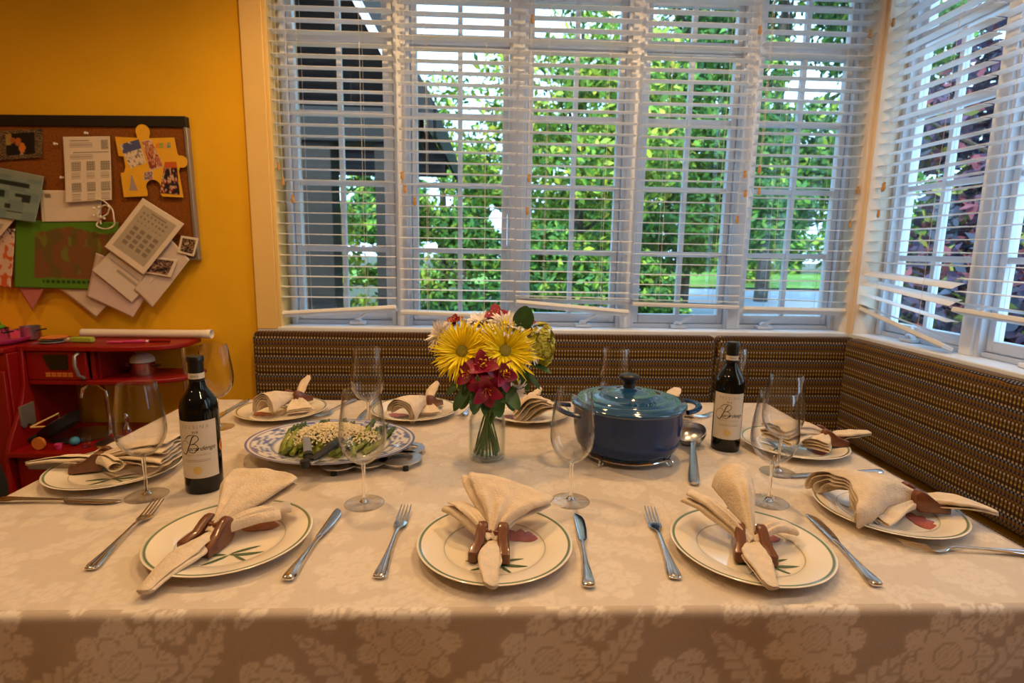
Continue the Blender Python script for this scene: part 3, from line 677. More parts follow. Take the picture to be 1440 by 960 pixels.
# ------------------------------------------------------------------ lettering
def text_geo(txt, size, shear=0.0, spacing=1.0):
    c = bpy.data.curves.new('lettering', 'FONT'); c.body = txt; c.size = size; c.align_x = 'CENTER'; c.shear = shear; c.space_character = spacing; c.resolution_u = 3
    o = bpy.data.objects.new('lettering', c); COL.objects.link(o)
    dg = bpy.context.evaluated_depsgraph_get(); me = bpy.data.meshes.new_from_object(o.evaluated_get(dg))
    V = [tuple(v.co) for v in me.vertices]; F = [tuple(p.vertices) for p in me.polygons]
    bpy.data.objects.remove(o); bpy.data.curves.remove(c); bpy.data.meshes.remove(me); return V, F
def wrap(V, r, z, a0=0.0): return [(r*math.sin(a0 + x/r), -r*math.cos(a0 + x/r), z + y) for x, y, _ in V]
def curve_strip(pts, w):
    """flat ribbon with swelling width along 2D pts; returns V,F in 2D"""
    V = []; F = []
    for i, p in enumerate(pts):
        a = np.array(pts[max(0, i-1)]); b = np.array(pts[min(len(pts)-1, i+1)]); t = (b-a)/max(1e-9, np.linalg.norm(b-a)); n = np.array([-t[1], t[0]])
        ww = w[i] if isinstance(w, (list, tuple)) else w
        V += [tuple(np.array(p)+n*ww) + (0,), tuple(np.array(p)-n*ww) + (0,)]
        if i: F.append((2*i-2, 2*i-1, 2*i+1, 2*i))
    return V, F
def spline2(P, n=8):
    out = []
    for i in range(len(P)-1):
        p0, p1, p2, p3 = [np.array(P[min(max(j, 0), len(P)-1)], float) for j in (i-1, i, i+1, i+2)]
        for k in range(n):
            t = k/n; out.append(tuple(.5*((2*p1)+(-p0+p2)*t+(2*p0-5*p1+4*p2-p3)*t*t+(-p0+3*p1-3*p2+p3)*t**3)))
    return out + [tuple(map(float, P[-1]))]

# ------------------------------------------------------------------ wine bottles
def wine_bottle(x, y, rz, label, seal):
    r = empty('wine_bottle', (x, y, TZ), rz, label, 'bottle', 'red wine bottles on the table')
    MB().lathe([(0, .012), (.030, .002), (.036, .0), (.0375, .003), (.0378, .02), (.0378, .178), (.0374, .188), (.0350, .199), (.0290, .211), (.0220, .221), (.0172, .231), (.0152, .240), (.0146, .25), (.0146, .262), (0, .262)], 40).build('body', M_['bottle'], r, smooth=True, auto=60)
    MB().lathe([(.0150, .238), (.0152, .262), (.0150, .284), (.0166, .285), (.0168, .294), (.0150, .297), (0, .2975)], 32).build('capsule', M_['foil'], r, smooth=True, auto=50)
    def band(name, m, rad, a0, a1, z0, z1, n=20):
        V = []; F = []
        for i in range(n+1):
            a = a0+(a1-a0)*i/n
            for rr in (rad, rad-.0004):
                V += [(rr*math.sin(a), -rr*math.cos(a), z0), (rr*math.sin(a), -rr*math.cos(a), z1)]
        for i in range(n): b = 4*i; F += [(b, b+4, b+5, b+1), (b+2, b+3, b+7, b+6), (b+1, b+5, b+7, b+3), (b, b+2, b+6, b+4)]
        F += [(0, 1, 3, 2), (4*n, 4*n+2, 4*n+3, 4*n+1)]
        return mk(name, V, F, m, r, True, 40)
    lab = band('label', M_['label'], .0383, -1.16, 1.16, .037, .163)
    nb_ = band('neck_strip', M_['label'], .0157, -2.6, 2.6, .249, .261)
    def lettering(name, txt, size, z, m, par, rad=.0386, a0=0, shear=0, sp=1.0):
        V, F = text_geo(txt, size, shear, sp); mk(name, wrap(V, rad, z, a0), F, m, par)
    lettering('lettering', 'FELSINA', .0105, .1475, M_['grey_ink'], lab, sp=1.55)
    lettering('lettering', '2018', .0062, .1375, M_['ink'], lab)
    lettering('lettering', 'erardenga', .0140, .099, M_['ink'], lab, a0=.30, shear=.35, sp=.95)
    lettering('lettering', 'CHIANTI CLASSICO', .0052, .0875, M_['grey_ink'], lab, sp=1.25)
    sw = MB()
    for P, w in (([(-.030, .094), (-.022, .092), (-.013, .110), (-.006, .128), (-.002, .131)], .0011), ([(-.022, .124), (-.012, .133), (.002, .132), (.006, .124), (-.003, .115), (-.010, .113), (.000, .113), (.004, .104), (-.004, .095), (-.014, .097), (-.017, .105)], .0007),
                 ([(-.030, .094), (-.036, .104), (-.030, .117), (-.020, .121), (-.014, .115)], .0005)):
        q = spline2(P); V, F = curve_strip(q, w); sw.add(wrap(V, .0386, 0), F)
    sw.build('script_initial', M_['ink'], lab)
    ln = MB()
    for i, zz in enumerate((.0775, .0745)):
        V = [(-.027, zz, 0), (.027 - .004*i, zz, 0), (.027-.004*i, zz+.0011, 0), (-.027, zz+.0011, 0)]
        V = [(-.027+.054*k/12, zz + (.0009 if j else 0), 0) for j in (0, 1) for k in range(13)]; ln.add(wrap(V, .0386, 0), [(k, k+1, 14+k, 13+k) for k in range(12)])
    tag(ln.build('fine_print', M_['grey_ink'], lab), kind='stuff')
    V = [(0, .055, 0)] + [(.0092*math.cos(2*PI*k/24), .055+.0092*math.sin(2*PI*k/24), 0) for k in range(24)]
    mk('gold_medallion', wrap(V, .0386, 0), [(0, 1+k, 1+(k+1) % 24) for k in range(24)], M_['gold'], lab)
    V = [(.0055*math.cos(2*PI*k/20), .0095 + .0035*math.sin(2*PI*k/20), 0) for k in range(20)]
    lettering('lettering', 'DOCG', .0058, .2530, M_['ink'], nb_, .0160)
    if seal:
        V = [(0, .098, 0)] + [(.0115*math.cos(2*PI*k/24), .098+.0135*math.sin(2*PI*k/24), 0) for k in range(24)]
        se = mk('round_seal', wrap(V, .0384, 0, 1.62), [(0, 1+k, 1+(k+1) % 24) for k in range(24)], M_['seal'], r)
        lettering('lettering', 'B', .015, .093, M_['ink'], se, .0387, 1.62)
    return r
wine_bottle(-.629, 1.180, .19, 'red wine bottle on the left with a round orange seal on its side', True)
wine_bottle(.646, 1.438, -.36, 'red wine bottle on the right beside the ladle', False)

# ------------------------------------------------------------------ blue cast iron pot on a wire trivet
pot = empty('dutch_oven', (.359, 1.392, TZ+.020), 0, 'round blue enamelled cast iron pot with lid and black knob', 'pot')
MB().lathe([(0, .0), (.100, 0), (.118, .004), (.130, .016), (.1370, .040), (.1405, .080), (.1425, .112), (.1440, .116), (.1440, .120), (.1375, .120), (.136, .06), (.120, .012), (0, .010)], 64).build('body', M_['enamel'], pot, smooth=True, auto=50)
lid = MB().lathe([(0, .119), (.1475, .119), (.1490, .122), (.1485, .126), (.1455, .1285), (.1340, .130), (.1325, .1325), (.1305, .1338), (.1285, .1328), (.1180, .1345), (.1120, .1355), (.1105, .1380), (.1085, .1392), (.1065, .1384), (.0900, .1425), (.0720, .1470), (.0705, .1490), (.0690, .1500), (.0670, .1494), (.0450, .1530), (.0300, .1550), (.0240, .1585), (.0190, .162), (0, .163)], 72).build('lid', M_['enamel_lid'], pot, smooth=True, auto=60)
kn = MB().lathe([(0, .161), (.0155, .161), (.0150, .166), (.0130, .172), (.0135, .177), (.0190, .182), (.0245, .186), (.0265, .190), (.0250, .1945), (.0180, .1975), (0, .1985)], 32).build('knob', M_['knob'], lid, smooth=True, auto=50)
V, F = text_geo('LE CREUSET', .0125, 0, 1.22)
Vl = []
for x, y, z in V:
    a = x/.088; rr = .095 - y*1.0; Vl.append((rr*math.sin(a), -rr*math.cos(a), .1425 - (rr-.090)*.24 + .0012))
n = len(Vl); mb = MB(); mb.add(Vl, F); mb.add([(p[0], p[1], p[2]-.003) for p in Vl], [f[::-1] for f in F])
ed = {}
for f in F:
    for a, b in zip(f, f[1:]+f[:1]): ed[(a, b)] = 1
mb.add(Vl + [(p[0], p[1], p[2]-.003) for p in Vl], [(b, a, a+n, b+n) for (a, b) in ed if (b, a) not in ed])
mb.build('raised_lettering', M_['enamel_in'], lid)
for s in (1, -1):
    pts = []
    for k in range(13):
        a = -PI/2 + PI*k/12; pts.append((s*(.1425 + .048*max(0, math.cos(a))**.75), .050*math.sin(a), .104 + .010*math.cos(a)))
    h = MB(); sec = []
    for i, p in enumerate(pts):
        t = (Vector(pts[min(12, i+1)]) - Vector(pts[max(0, i-1)])).normalized(); u = Vector((0, 0, 1)); w = t.cross(u).normalized()
        sec.append([tuple(Vector(p) + w*.0085*math.cos(2*PI*k/10) + u*.0060*math.sin(2*PI*k/10)) for k in range(10)])
    h.loft(sec); ho = h.build('handle', M_['enamel'], pot, smooth=True)
pot.rotation_euler = (0, 0, .12)
tv = empty('wire_trivet', (.359, 1.392, TZ), 0, 'round wire trivet with curled feet under the blue pot', 'trivet')
ring = [(.118*math.cos(2*PI*k/40), .118*math.sin(2*PI*k/40), .0165) for k in range(41)]
MB().tube(ring, .0028, 8, False).build('outer_ring', M_['chrome'], tv, smooth=True)
MB().tube([(.06*math.cos(2*PI*k/30), .06*math.sin(2*PI*k/30), .0165) for k in range(31)], .0024, 8, False).build('inner_ring', M_['chrome'], tv, smooth=True)
for a in (-.80, -2.30, .8, 2.35):
    c = [(.118 + .011*math.sin(t*1.0)*1.0 + .002, 0, .0105 - .0075*math.cos(t) ) for t in np.linspace(PI, -PI*.75, 16)]
    pts = [(.05, 0, .0165)] + [(.116, 0, .0170)] + [(.118 + .009 + .009*math.cos(t), 0, .0115 + .0088*math.sin(t)) for t in np.linspace(PI*.7, -PI*.95, 14)]
    o = MB().tube(pts, .0024, 8).build('curled_foot', M_['chrome'], tv, smooth=True); o.rotation_euler = (0, 0, a)

# ------------------------------------------------------------------ ladle
ld = empty('ladle', (.568, 1.470, TZ), math.atan2(1.157-1.483, .461-.576), 'stainless steel ladle lying between the blue pot and right bottle', 'ladle')
bw = []
prof = [(0, 0), (.018, .002), (.032, .010), (.040, .022), (.0425, .034), (.0415, .0345), (.0390, .0225), (.031, .0118), (.0175, .0042), (0, .0025)]
bo = MB().lathe(prof, 36).build('bowl', M_['brushed'], ld, smooth=True, auto=60); bo.rotation_euler = (.25, .35, 0); bo.location = (0, 0, .0075)
hb = MB(); loft_bar(hb, [(.036, .007, .0250, .0016), (.052, .0075, .0210, .002), (.075, .0065, .0165, .0028), (.11, .0075, .013, .0035), (.20, .0110, .0100, .0045), (.27, .0130, .0090, .0048), (.295, .0115, .0088, .0045), (.303, .006, .0088, .003)], 12)
hb.build('handle', M_['brushed'], ld, smooth=True)

# ------------------------------------------------------------------ napkins drawn through wooden rings
def prof_fold(n, wav=0.0, rnd=.5):
    """serpentine of n layers, returned as points with a in -1..1, b in 0..1"""
    P = []; K = 12
    for i in range(n):
        b = (i+.5)/n
        for k in range(K+1):
            a = -1 + 2*k/K; a = a if i % 2 == 0 else -a
            P.append((a*(1-.05*i), b + wav*math.sin(a*2.6+i*.35)*(.6+.4*i/n)))
        if i < n-1:
            sgn = 1 if i % 2 == 0 else -1
            for t in (.25, .5, .75): P.append((sgn*(1-.05*i) + sgn*.07*math.sin(PI*t), b + t/n + wav*math.sin(sgn*2.6+i*.35)))
    return P
def prof_roll(turns, r0=.35, start=0.0):
    P = []; n = int(26*turns)
    for k in range(n+1):
        a = start + 2*PI*turns*k/n; r = r0 + (1-r0)*k/n; P.append((r*math.cos(a), .5+.5*r*math.sin(a)))
    return P
def prof_arch(n, open_=.0):
    """n nested sheets bent over like an open cuff, joined at alternate ends"""
    P = []
    for i in range(n):
        s = 1 - .13*i; seq = []
        for k in range(17):
            a = PI*(-.08 + 1.16*k/16); seq.append((s*math.cos(a), s*(math.sin(a)*.92+.08) ))
        P += seq if i % 2 == 0 else seq[::-1]
    return P
class Cloth:
    def __init__(s, seed): s.mb = MB(); s.seed = seed
    def lobe(s, A, B, prof, w, h, lift=.0, tilt=0.0, neck=(.011, .013), n=24, ease=1.25, wr=.005, endcurve=0.0, centre=.5, skew=0.0, hem=True):
        """cloth from the ring at A to the open end at B; half width w, height h at the end"""
        A, B = Vector(A), Vector(B); d = B-A; L = d.length; dh = Vector((d.x, d.y, 0)).normalized(); side = Vector((-dh.y, dh.x, 0)); secs = []
        for i in range(n+1):
            t = i/n; e = smoothstep(t)**ease if t > 0 else 0
            c = A + d*t + Vector((0, 0, lift*math.sin(PI*t)))
            up = (Vector((0, 0, 1)) + dh*(-(d.z)/max(.02, Vector((d.x, d.y)).length))*.6).normalized()
            sd = (side*math.cos(tilt*e) + up*math.sin(tilt*e)); u2 = (up*math.cos(tilt*e) - side*math.sin(tilt*e))
            ww = neck[0] + (w-neck[0])*e; hh = neck[1]*2 + (h-neck[1]*2)*e
            q = []
            for j, (a, b) in enumerate(prof):
                p = c + sd*(a*ww + skew*e*(b-.5)) + u2*((b-centre)*hh) + dh*(endcurve*e*(1-a*a))
                nz = mnoise.noise_vector(Vector((p.x*38+s.seed*3.1, p.y*38, p.z*38+j*.02))); rid = math.sin(a*9+s.seed)*wr*.9*math.sin(PI*min(1, t*1.3))
                p += u2*(nz.z*wr*e + rid) + sd*(nz.x*wr*.6*e) + dh*(nz.y*wr*1.6*e*e)
                if hem and i == n-2: p += u2*.0007
                q.append(tuple(p))
            secs.append(q)
        s.mb.loft(secs, closed=False, cap=False); return s
    def tail(s, A, B, w=.017, h=.020, lift=.004):
        """flattened folded end that comes out of the ring, with an open seam along it"""
        prof = [(a, b) for a, b in prof_fold(3, .10)]
        A, B = Vector(A), Vector(B); d = B-A; dh = Vector((d.x, d.y, 0)).normalized(); side = Vector((-dh.y, dh.x, 0)); secs = []
        for i in range(19):
            t = i/18; k = .60 + .50*smoothstep(t/.45) - .42*smoothstep((t-.5)/.5); hk = (.95 - .55*smoothstep(t)) if t < .97 else .30
            c = A + d*t + Vector((0, 0, lift*math.sin(PI*t))) + side*.004*math.sin(t*4+s.seed); tw = .5*math.sin(s.seed*1.7)*t; q = []
            for j, (a, b) in enumerate(prof):
                y, z = a*w*k, (b-.5)*h*1.15*hk + .0035*math.cos(a*2.2+s.seed)*k; y, z = y*math.cos(tw)-z*math.sin(tw), y*math.sin(tw)*.6+z*math.cos(tw)
                p = c + side*y + Vector((0, 0, z)) - dh*(.006*a*a*t); nz_ = mnoise.noise_vector(Vector((p.x*55+s.seed, p.y*55, p.z*55+j*.05))); q.append(tuple(p + nz_*.0026*math.sin(PI*min(1, t*1.1+.05))))
            secs.append(q)
        s.mb.loft(secs, closed=False, cap=False); return s
    def build(s, label):
        me_o = mk('napkin', s.mb.V, s.mb.F, M_['linen'], None, True)
        m = me_o.modifiers.new('subdivision', 'SUBSURF'); m.levels = 1; m.render_levels = 1
        m = me_o.modifiers.new('thickness', 'SOLIDIFY'); m.thickness = .0016; m.offset = 0
        tag(me_o, label, 'napkin', 'linen napkins drawn through wooden rings'); return me_o
ring0 = None
def napkin_ring(pos, ang, label, lean=0.0):
    """two slabs along the napkin joined by a saddle; local +x points to the fan"""
    global ring0
    if ring0 is None:
        mb = MB(); T = .0155
        for s in (1, -1):
            P = [(-.036, .001), (.018, .001), (.024, .010), (.027, .022), (.026, .034), (.021, .0405), (.014, .041), (.006, .037), (-.010, .024), (-.034, .016)]
            secs = []
            for yy, k in ((-.5, .90), (-.36, 1.0), (.36, 1.0), (.5, .90)):
                q = []
                for (px, pz) in P:
                    cx, cz = -.004, .02; lx = cx+(px-cx)*k; lz = cz+(pz-cz)*k; y = s*(.0185 + max(0, -.01-lx)*.26 - max(0, lz-.030)*.25) + yy*T; q.append((lx*1.12, y*1.12, lz*1.12))
                secs.append(q)
            mb.loft(secs)
        sad = []
        for k in range(9):
            t = k/8*2-1; zc = .0345 - .003*(1-t*t); sad.append([(.004, t*.019, zc-.0045), (.021, t*.019, zc-.0045), (.022, t*.019, zc), (.020, t*.019, zc+.0045), (.006, t*.019, zc+.004)])
        mb.loft(sad)
        ring0 = mb.build('napkin_ring', M_['wood'], None, bevel=.0022); o = ring0
    else:
        o = ring0.copy(); COL.objects.link(o)
    o.location = pos; o.rotation_euler = (lean, 0, ang); tag(o, label, 'napkin ring', 'carved wooden napkin rings'); return o
PZ = TZ + .0085
def setring(p, ang, label, z=PZ, lean=0): napkin_ring((p[0], p[1], z), ang, label, lean)
def A_(p, z=PZ, dz=.016): return (p[0], p[1], z+dz)
# front left
p = (-.490, .925); setring(p, 1.25, 'wooden napkin ring on the front left plate')
c = Cloth(1); c.lobe(A_(p), (-.447, 1.050, .832), prof_fold(3, .10), .083, .030, .006, -.10, endcurve=.010, wr=.005)
c.lobe(A_(p), (-.392, .985, .786), prof_roll(1.4, .3, 1.0), .017, .024, .008, wr=.003); c.lobe(A_(p), (-.378, 1.005, .790), prof_roll(1.3, .3, 2.0), .015, .022, .012, wr=.003)
c.tail(A_(p, dz=.015), (-.515, .775, .764), .021, .020, .008).build('linen napkin fanned out in front of the left wine bottle')
# front centre
p = (.004, .897); setring(p, 1.45, 'wooden napkin ring on the front centre plate')
c = Cloth(2); c.lobe(A_(p), (.036, 1.010, .828), prof_fold(3, .12), .088, .036, .010, .18, endcurve=.006, wr=.006)
c.lobe(A_(p), (-.066, .985, .800), prof_fold(3, .1), .026, .030, .012, .3, wr=.004)
c.tail(A_(p, dz=.015), (.004, .768, .776), .016, .018, .006).build('linen napkin fanned out at the front centre setting with a short rolled side fold')
# front right
p = (.462, .890); setring(p, 1.35, 'wooden napkin ring on the front right plate')
c = Cloth(3); c.lobe(A_(p), (.486, 1.030, .846), prof_arch(3), .038, .052, .022, .1, wr=.006, centre=.55)
c.lobe(A_(p), (.385, .990, .816), prof_fold(4, .12), .026, .034, .012, .35, wr=.004); c.lobe(A_(p), (.552, .935, .782), prof_roll(1.5, .3, .6), .022, .026, .016, wr=.004)
c.tail(A_(p, dz=.015), (.430, .764, .776), .020, .022, .006).build('linen napkin with a tall upright middle fold and two side folds at the front right')
# left end
p = (-.925, 1.268); setring(p, .20, 'wooden napkin ring at the left end of the table')
c = Cloth(4); c.lobe(A_(p), (-.745, 1.292, .800), prof_fold(6, .10), .085, .052, .012, -.16, skew=.03, wr=.004)
c.lobe(A_(p), (-.835, 1.205, .788), prof_roll(1.2, .5, .3), .020, .028, .010, wr=.003)
c.tail(A_(p, dz=.020), (-1.048, 1.232, .786), .020, .022, .006).build('linen napkin with a thick stack of folded edges at the left end of the table')
# far left
p = (-.635, 1.785); setring(p, -1.95, 'wooden napkin ring by the end of the bench on the far left', PZ+.016)
c = Cloth(5); c.lobe(A_(p, PZ+.016), (-.700, 1.672, .802), prof_arch(4), .046, .050, .008, .15, wr=.006, centre=.4); c.lobe(A_(p, PZ+.010), (-.595, 1.700, .772), prof_fold(3, .08), .038, .018, .008, wr=.003)
c.tail(A_(p, PZ+.016), (-.604, 1.835, .848), .015, .022, .002).build('linen napkin bundled on the far left plate by the end of the bench')
# far, second
p = (-.205, 1.765); setring(p, -2.05, 'wooden napkin ring behind the asparagus platter', PZ+.010)
c = Cloth(6); c.lobe(A_(p, PZ+.014), (-.270, 1.635, .797), prof_arch(4), .052, .050, .010, -.25, wr=.004, centre=.42); c.lobe(A_(p, PZ+.006), (-.190, 1.690, .768), prof_fold(2, .06), .030, .010, .004, wr=.002)
c.tail(A_(p, PZ+.014), (-.180, 1.815, .838), .015, .022, .002).build('linen napkin rolled into an open tube behind the asparagus platter')
# far centre behind the jar
p = (.130, 1.775); setring(p, -1.62, 'wooden napkin ring behind the flower jar', PZ+.010)
c = Cloth(7); c.lobe(A_(p, PZ+.012), (.128, 1.632, .795), prof_fold(5, .28), .066, .062, .014, .35, wr=.006); c.lobe(A_(p, PZ+.014), (.052, 1.660, .812), prof_arch(2), .034, .036, .010, -.2, wr=.004)
c.tail(A_(p, PZ+.012), (.165, 1.845, .812), .015, .020, .002).build('linen napkin with wavy layered edges just right of the flower jar')
# behind the pot
p = (.585, 1.760); setring(p, -1.6, 'wooden napkin ring behind the blue pot', PZ+.008)
c = Cloth(8); c.lobe(A_(p, PZ+.010), (.560, 1.625, .790), prof_fold(4, .15), .060, .045, .012, wr=.005)
c.tail(A_(p, PZ+.010), (.645, 1.850, .815), .020, .026, .008).build('linen napkin behind the blue pot with only its rolled tail showing')
# right end, rear
p = (.930, 1.430); setring(p, PI-.10, 'wooden napkin ring at the right end behind the two wine glasses', PZ+.010)
c = Cloth(9); c.lobe(A_(p, PZ+.008), (.775, 1.430, .798), prof_fold(5, .10), .078, .046, .020, .10, skew=-.02, wr=.005)
c.lobe(A_(p, PZ+.006), (.860, 1.375, .784), prof_fold(4, .06), .034, .034, .008, .0, wr=.003)
c.tail(A_(p, PZ+.012), (1.040, 1.418, .802), .017, .024, .004).build('linen napkin with stacked flat folds on the right end, behind the two wine glasses')
# right end, front
p = (.888, 1.046); setring(p, PI-.05, 'wooden napkin ring at the right front corner', PZ+.010)
c = Cloth(10); c.lobe(A_(p, PZ+.008), (.700, 1.050, .800), prof_arch(4), .092, .056, .020, .0, skew=.0, wr=.007, endcurve=-.02, centre=.42)
c.lobe(A_(p, PZ+.004), (.740, .990, .778), prof_fold(2, .05), .040, .012, .006, wr=.004)
c.tail(A_(p, PZ+.010), (1.000, .985, .784), .020, .024, .010).build('linen napkin with a wide gaping fold at the right front corner')

# ------------------------------------------------------------------ asparagus platter, tongs, flat trivet
PX, PY, PA = -.408, 1.385, -.09
pt = empty('oval_platter', (PX, PY, TZ+.0165), PA, 'oval white platter with a blue printed border and blue rim', 'platter')
SX, SY = .213, .170
pr = [(0, .004), (.40, .0042), (.60, .006), (.66, .010), (.70, .0135), (.73, .0155), (.76, .0170), (.79, .0183), (.82, .0196), (.85, .0208), (.88, .0219), (.91, .0229), (.935, .0236), (.96, .0243), (.98, .0249), (1.0, .0250), (.995, .0225), (.90, .0165), (.70, .0065), (.60, .0005), (.56, 0), (.54, .0025), (0, .002)]
NP = 240; V = []; col = []; F = []
Wp = np.array((.80, .76, .70)); Bl = np.array((.055, .085, .33)); rngp = random.Random(3)
for i, (r, z) in enumerate(pr):
    for k in range(NP):
        a = 2*PI*k/NP; rr = max(r, .002); V.append((SX*rr*math.cos(a), SY*rr*math.sin(a), z)); m = 0
        if i < 16:
            if r >= .975: m = .95
            elif .70 <= r <= .95:
                w = .5+.5*math.sin(a*13 + 4*math.sin(r*30)); w2 = .5+.5*math.sin(a*31+r*90); q = mnoise.noise(Vector((math.cos(a)*9, math.sin(a)*9, r*24)))
                m = .9 if (w*.6+w2*.25+q*.55) > .48 else .12
                if abs(r-.70) < .015 or abs(r-.935) < .012: m = .85
        col.append(Wp*(1-m)+Bl*m)
for i in range(len(pr)-1):
    for k in range(NP): j = (k+1) % NP; F.append((i*NP+k, i*NP+j, (i+1)*NP+j, (i+1)*NP+k))
mk('body', V, F, M_['ceramic'], pt, True, 60, np.array(col))
def spear_mesh(seed):
    r_ = random.Random(seed); L = .17; b = r_.uniform(-.012, .012); ax = lambda t: (L*(t-.5), b*math.sin(PI*t), .004*math.sin(PI*t)*r_.uniform(.5, 1))
    mb = MB().tube([ax(t) for t in (0, .02, .3, .6, .72)], [.0058, .0066, .0064, .0056, .0050], 10)
    tip = MB().tube([ax(t) for t in (.71, .78, .86, .93, 1.0)], [.0050, .0062, .0064, .0050, .0012], 10)
    for i in range(16):
        t = .62 + .36*i/16; c = Vector(ax(t)); a = i*2.4; r = .0062*(1-.6*max(0, (t-.85)/.15))
        o = Vector((0, math.cos(a)*r, math.sin(a)*r)); u = Vector((.016, 0, 0)) + o*.25; s = Vector((0, -math.sin(a), math.cos(a)))*.0035
        tip.add([c+o-s, c+o+s, c+o*1.15+u*.5+s*.7, c+o*.85+u, c+o*1.15+u*.5-s*.7], [(0, 1, 2, 3, 4)])
    return mb, tip
SP = []
for k in range(4):
    a, b = spear_mesh(k); SP.append((a, b))
spears = []
r_ = random.Random(11); k = 0
for layer, (n, zz) in enumerate(((14, .0135), (10, .0245), (6, .0345))):
    for i in range(n):
        x = -.125 + .25*(i+.5)/n*(1-.12*layer)+.012*layer; y = r_.uniform(-.022, .022) + .008; a = PI/2 + r_.uniform(-.30, .30) - .35*(x/.12)*.5
        if k < 4:
            root = empty('asparagus_spear', (0, 0, 0)); SP[k][0].build('stalk', M_['asparagus'], root, smooth=True, auto=70); SP[k][1].build('tip', M_['tip'], root, smooth=True, auto=70); spears.append(root); o = root
        else: o = copy_tree(spears[k % 4])
        c = rotpt((x, y), PA); o.location = (PX+c[0], PY+c[1], TZ+.0165+zz+r_.uniform(0, .003)); o.rotation_euler = (0, r_.uniform(-.10, -.02), a+PA)
        lay = ('bottom', 'middle', 'top')[layer]; od = ('leftmost', 'second', 'third', 'fourth', 'fifth', 'sixth', 'seventh', 'eighth', 'ninth', 'tenth', 'eleventh', 'twelfth', 'thirteenth', 'rightmost')
        w_ = od[-1] if i == n-1 else od[i]
        tag(o, ('%s asparagus spear in the %s layer on the platter' if i in (0, n-1) else '%s asparagus spear from the left in the %s layer on the platter') % (w_, lay), 'asparagus', 'asparagus spears on the platter'); k += 1
ch = MB()
for i in range(2600):
    t = r_.gauss(0, 1); x = r_.gauss(0, .052); y = r_.gauss(.012, .040)
    if (x/.125)**2 + (y/.085)**2 > 1: continue
    hgt = .052*math.exp(-((x/.11)**2+(y/.09)**2)*.8) + .004 + .0165 + .002; zz = hgt + r_.uniform(-.001, .006); c = Vector((x, y, zz-.0165)); u = Vector((r_.gauss(0, 1), r_.gauss(0, 1), r_.gauss(0, .4))).normalized()*r_.uniform(.0015, .0042); w = u.cross(Vector((0, 0, 1))).normalized()*r_.uniform(.0011, .0022); up = Vector((0, 0, .0022))
    ch.add([c-u-w, c-u+w, c+u+w, c+u-w, c-u*.7+up, c+u*.7+up], [(0, 1, 2, 3), (0, 3, 5, 4), (1, 4, 5, 2), (0, 4, 1), (2, 5, 3)])
cz = ch.build('grated_cheese', M_['cheese']); cz.location = (PX, PY, TZ+.0165); cz.rotation_euler = (0, 0, PA); tag(cz, 'crumbled pale cheese scattered over the asparagus', 'cheese', kind='stuff')
# tongs lying on the platter
tg = empty('serving_tongs', (-.403, 1.190, TZ+.052), 0, 'steel serving tongs with black grips resting on the asparagus platter', 'tongs')
def arm(dx, dy, dz, grip):
    L = math.hypot(dx, dy); a = math.atan2(dy, dx); mb = MB(); secs = []
    for s, w, zz, t in [(0, .007, 0, .0025), (.02, .0095, .001, .0016), (.5, .0095, .004, .0012), (.8, .008, 0, .0012), (.9, .013, -.004, .0012), (1.0, .012, -.008, .001)]:
        if s <= .02: ss = s
        else: ss = s*L
        secs.append([(ss, -w, zz+dz*ss/L-t), (ss, w, zz+dz*ss/L-t), (ss, w, zz+dz*ss/L+t), (ss, -w, zz+dz*ss/L+t)])
    o = mb.loft(secs).build('arm', M_['brushed'], tg, bevel=.0008); o.rotation_euler = (0, 0, a)
    g = MB(); loft_bar(g, [(.012, .008, .003, .005), (.03, .0115, .003+dz*.03/L, .0065), (grip*.6, .0125, .005+dz*grip*.6/L, .007), (grip, .010, .005+dz*grip/L, .006), (grip+.004, .006, .005+dz*grip/L, .004)], 12)
    o2 = g.build('grip', M_['black'], tg, smooth=True); o2.rotation_euler = (0, 0, a)
arm(-.075, .205, .012, .05); arm(.062, .225, .010, .135)
MB().tube([(-.008, -.004, -.006), (-.008, -.004, .010)], .0105, 14).build('hinge', M_['black'], tg, smooth=True)
# flat steel trivet with ring ornaments under the platter
ft = empty('flat_trivet', (-.36, 1.385, TZ), -.05, 'flat pierced steel trivet on black feet under the asparagus platter', 'trivet')
def annulus(mb, x, y, r1, r0, z0=.0115, z1=.0145, n=28):
    return mb.lathe([(r0, z0), (r1, z0), (r1, z1), (r0, z1), (r0, z0)], n, (x, y, 0))
tm = MB().box(-.15, .13, -.015, .015, .0117, .0143)
for x, y, a, b in ((.148, .020, .040, .022), (.140, -.052, .052, .030), (-.148, -.02, .045, .026), (0, -.095, .045, .025), (0, .09, .045, .025), (-.07, -.06, .042, .024), (.07, .06, .042, .024), (-.07, .06, .042, .024), (.065, -.075, .045, .026)):
    annulus(tm, x, y, a, b)
tm.build('plate', M_['brushed'], ft)
for x, y in ((.162, -.098), (.17, .055), (-.150, -.062), (-.15, .04), (.0, -.136)):
    MB().lathe([(0, 0), (.0075, 0), (.0065, .0116), (0, .0116)], 12, (x, y, 0)).build('foot', M_['black'], ft, smooth=True)

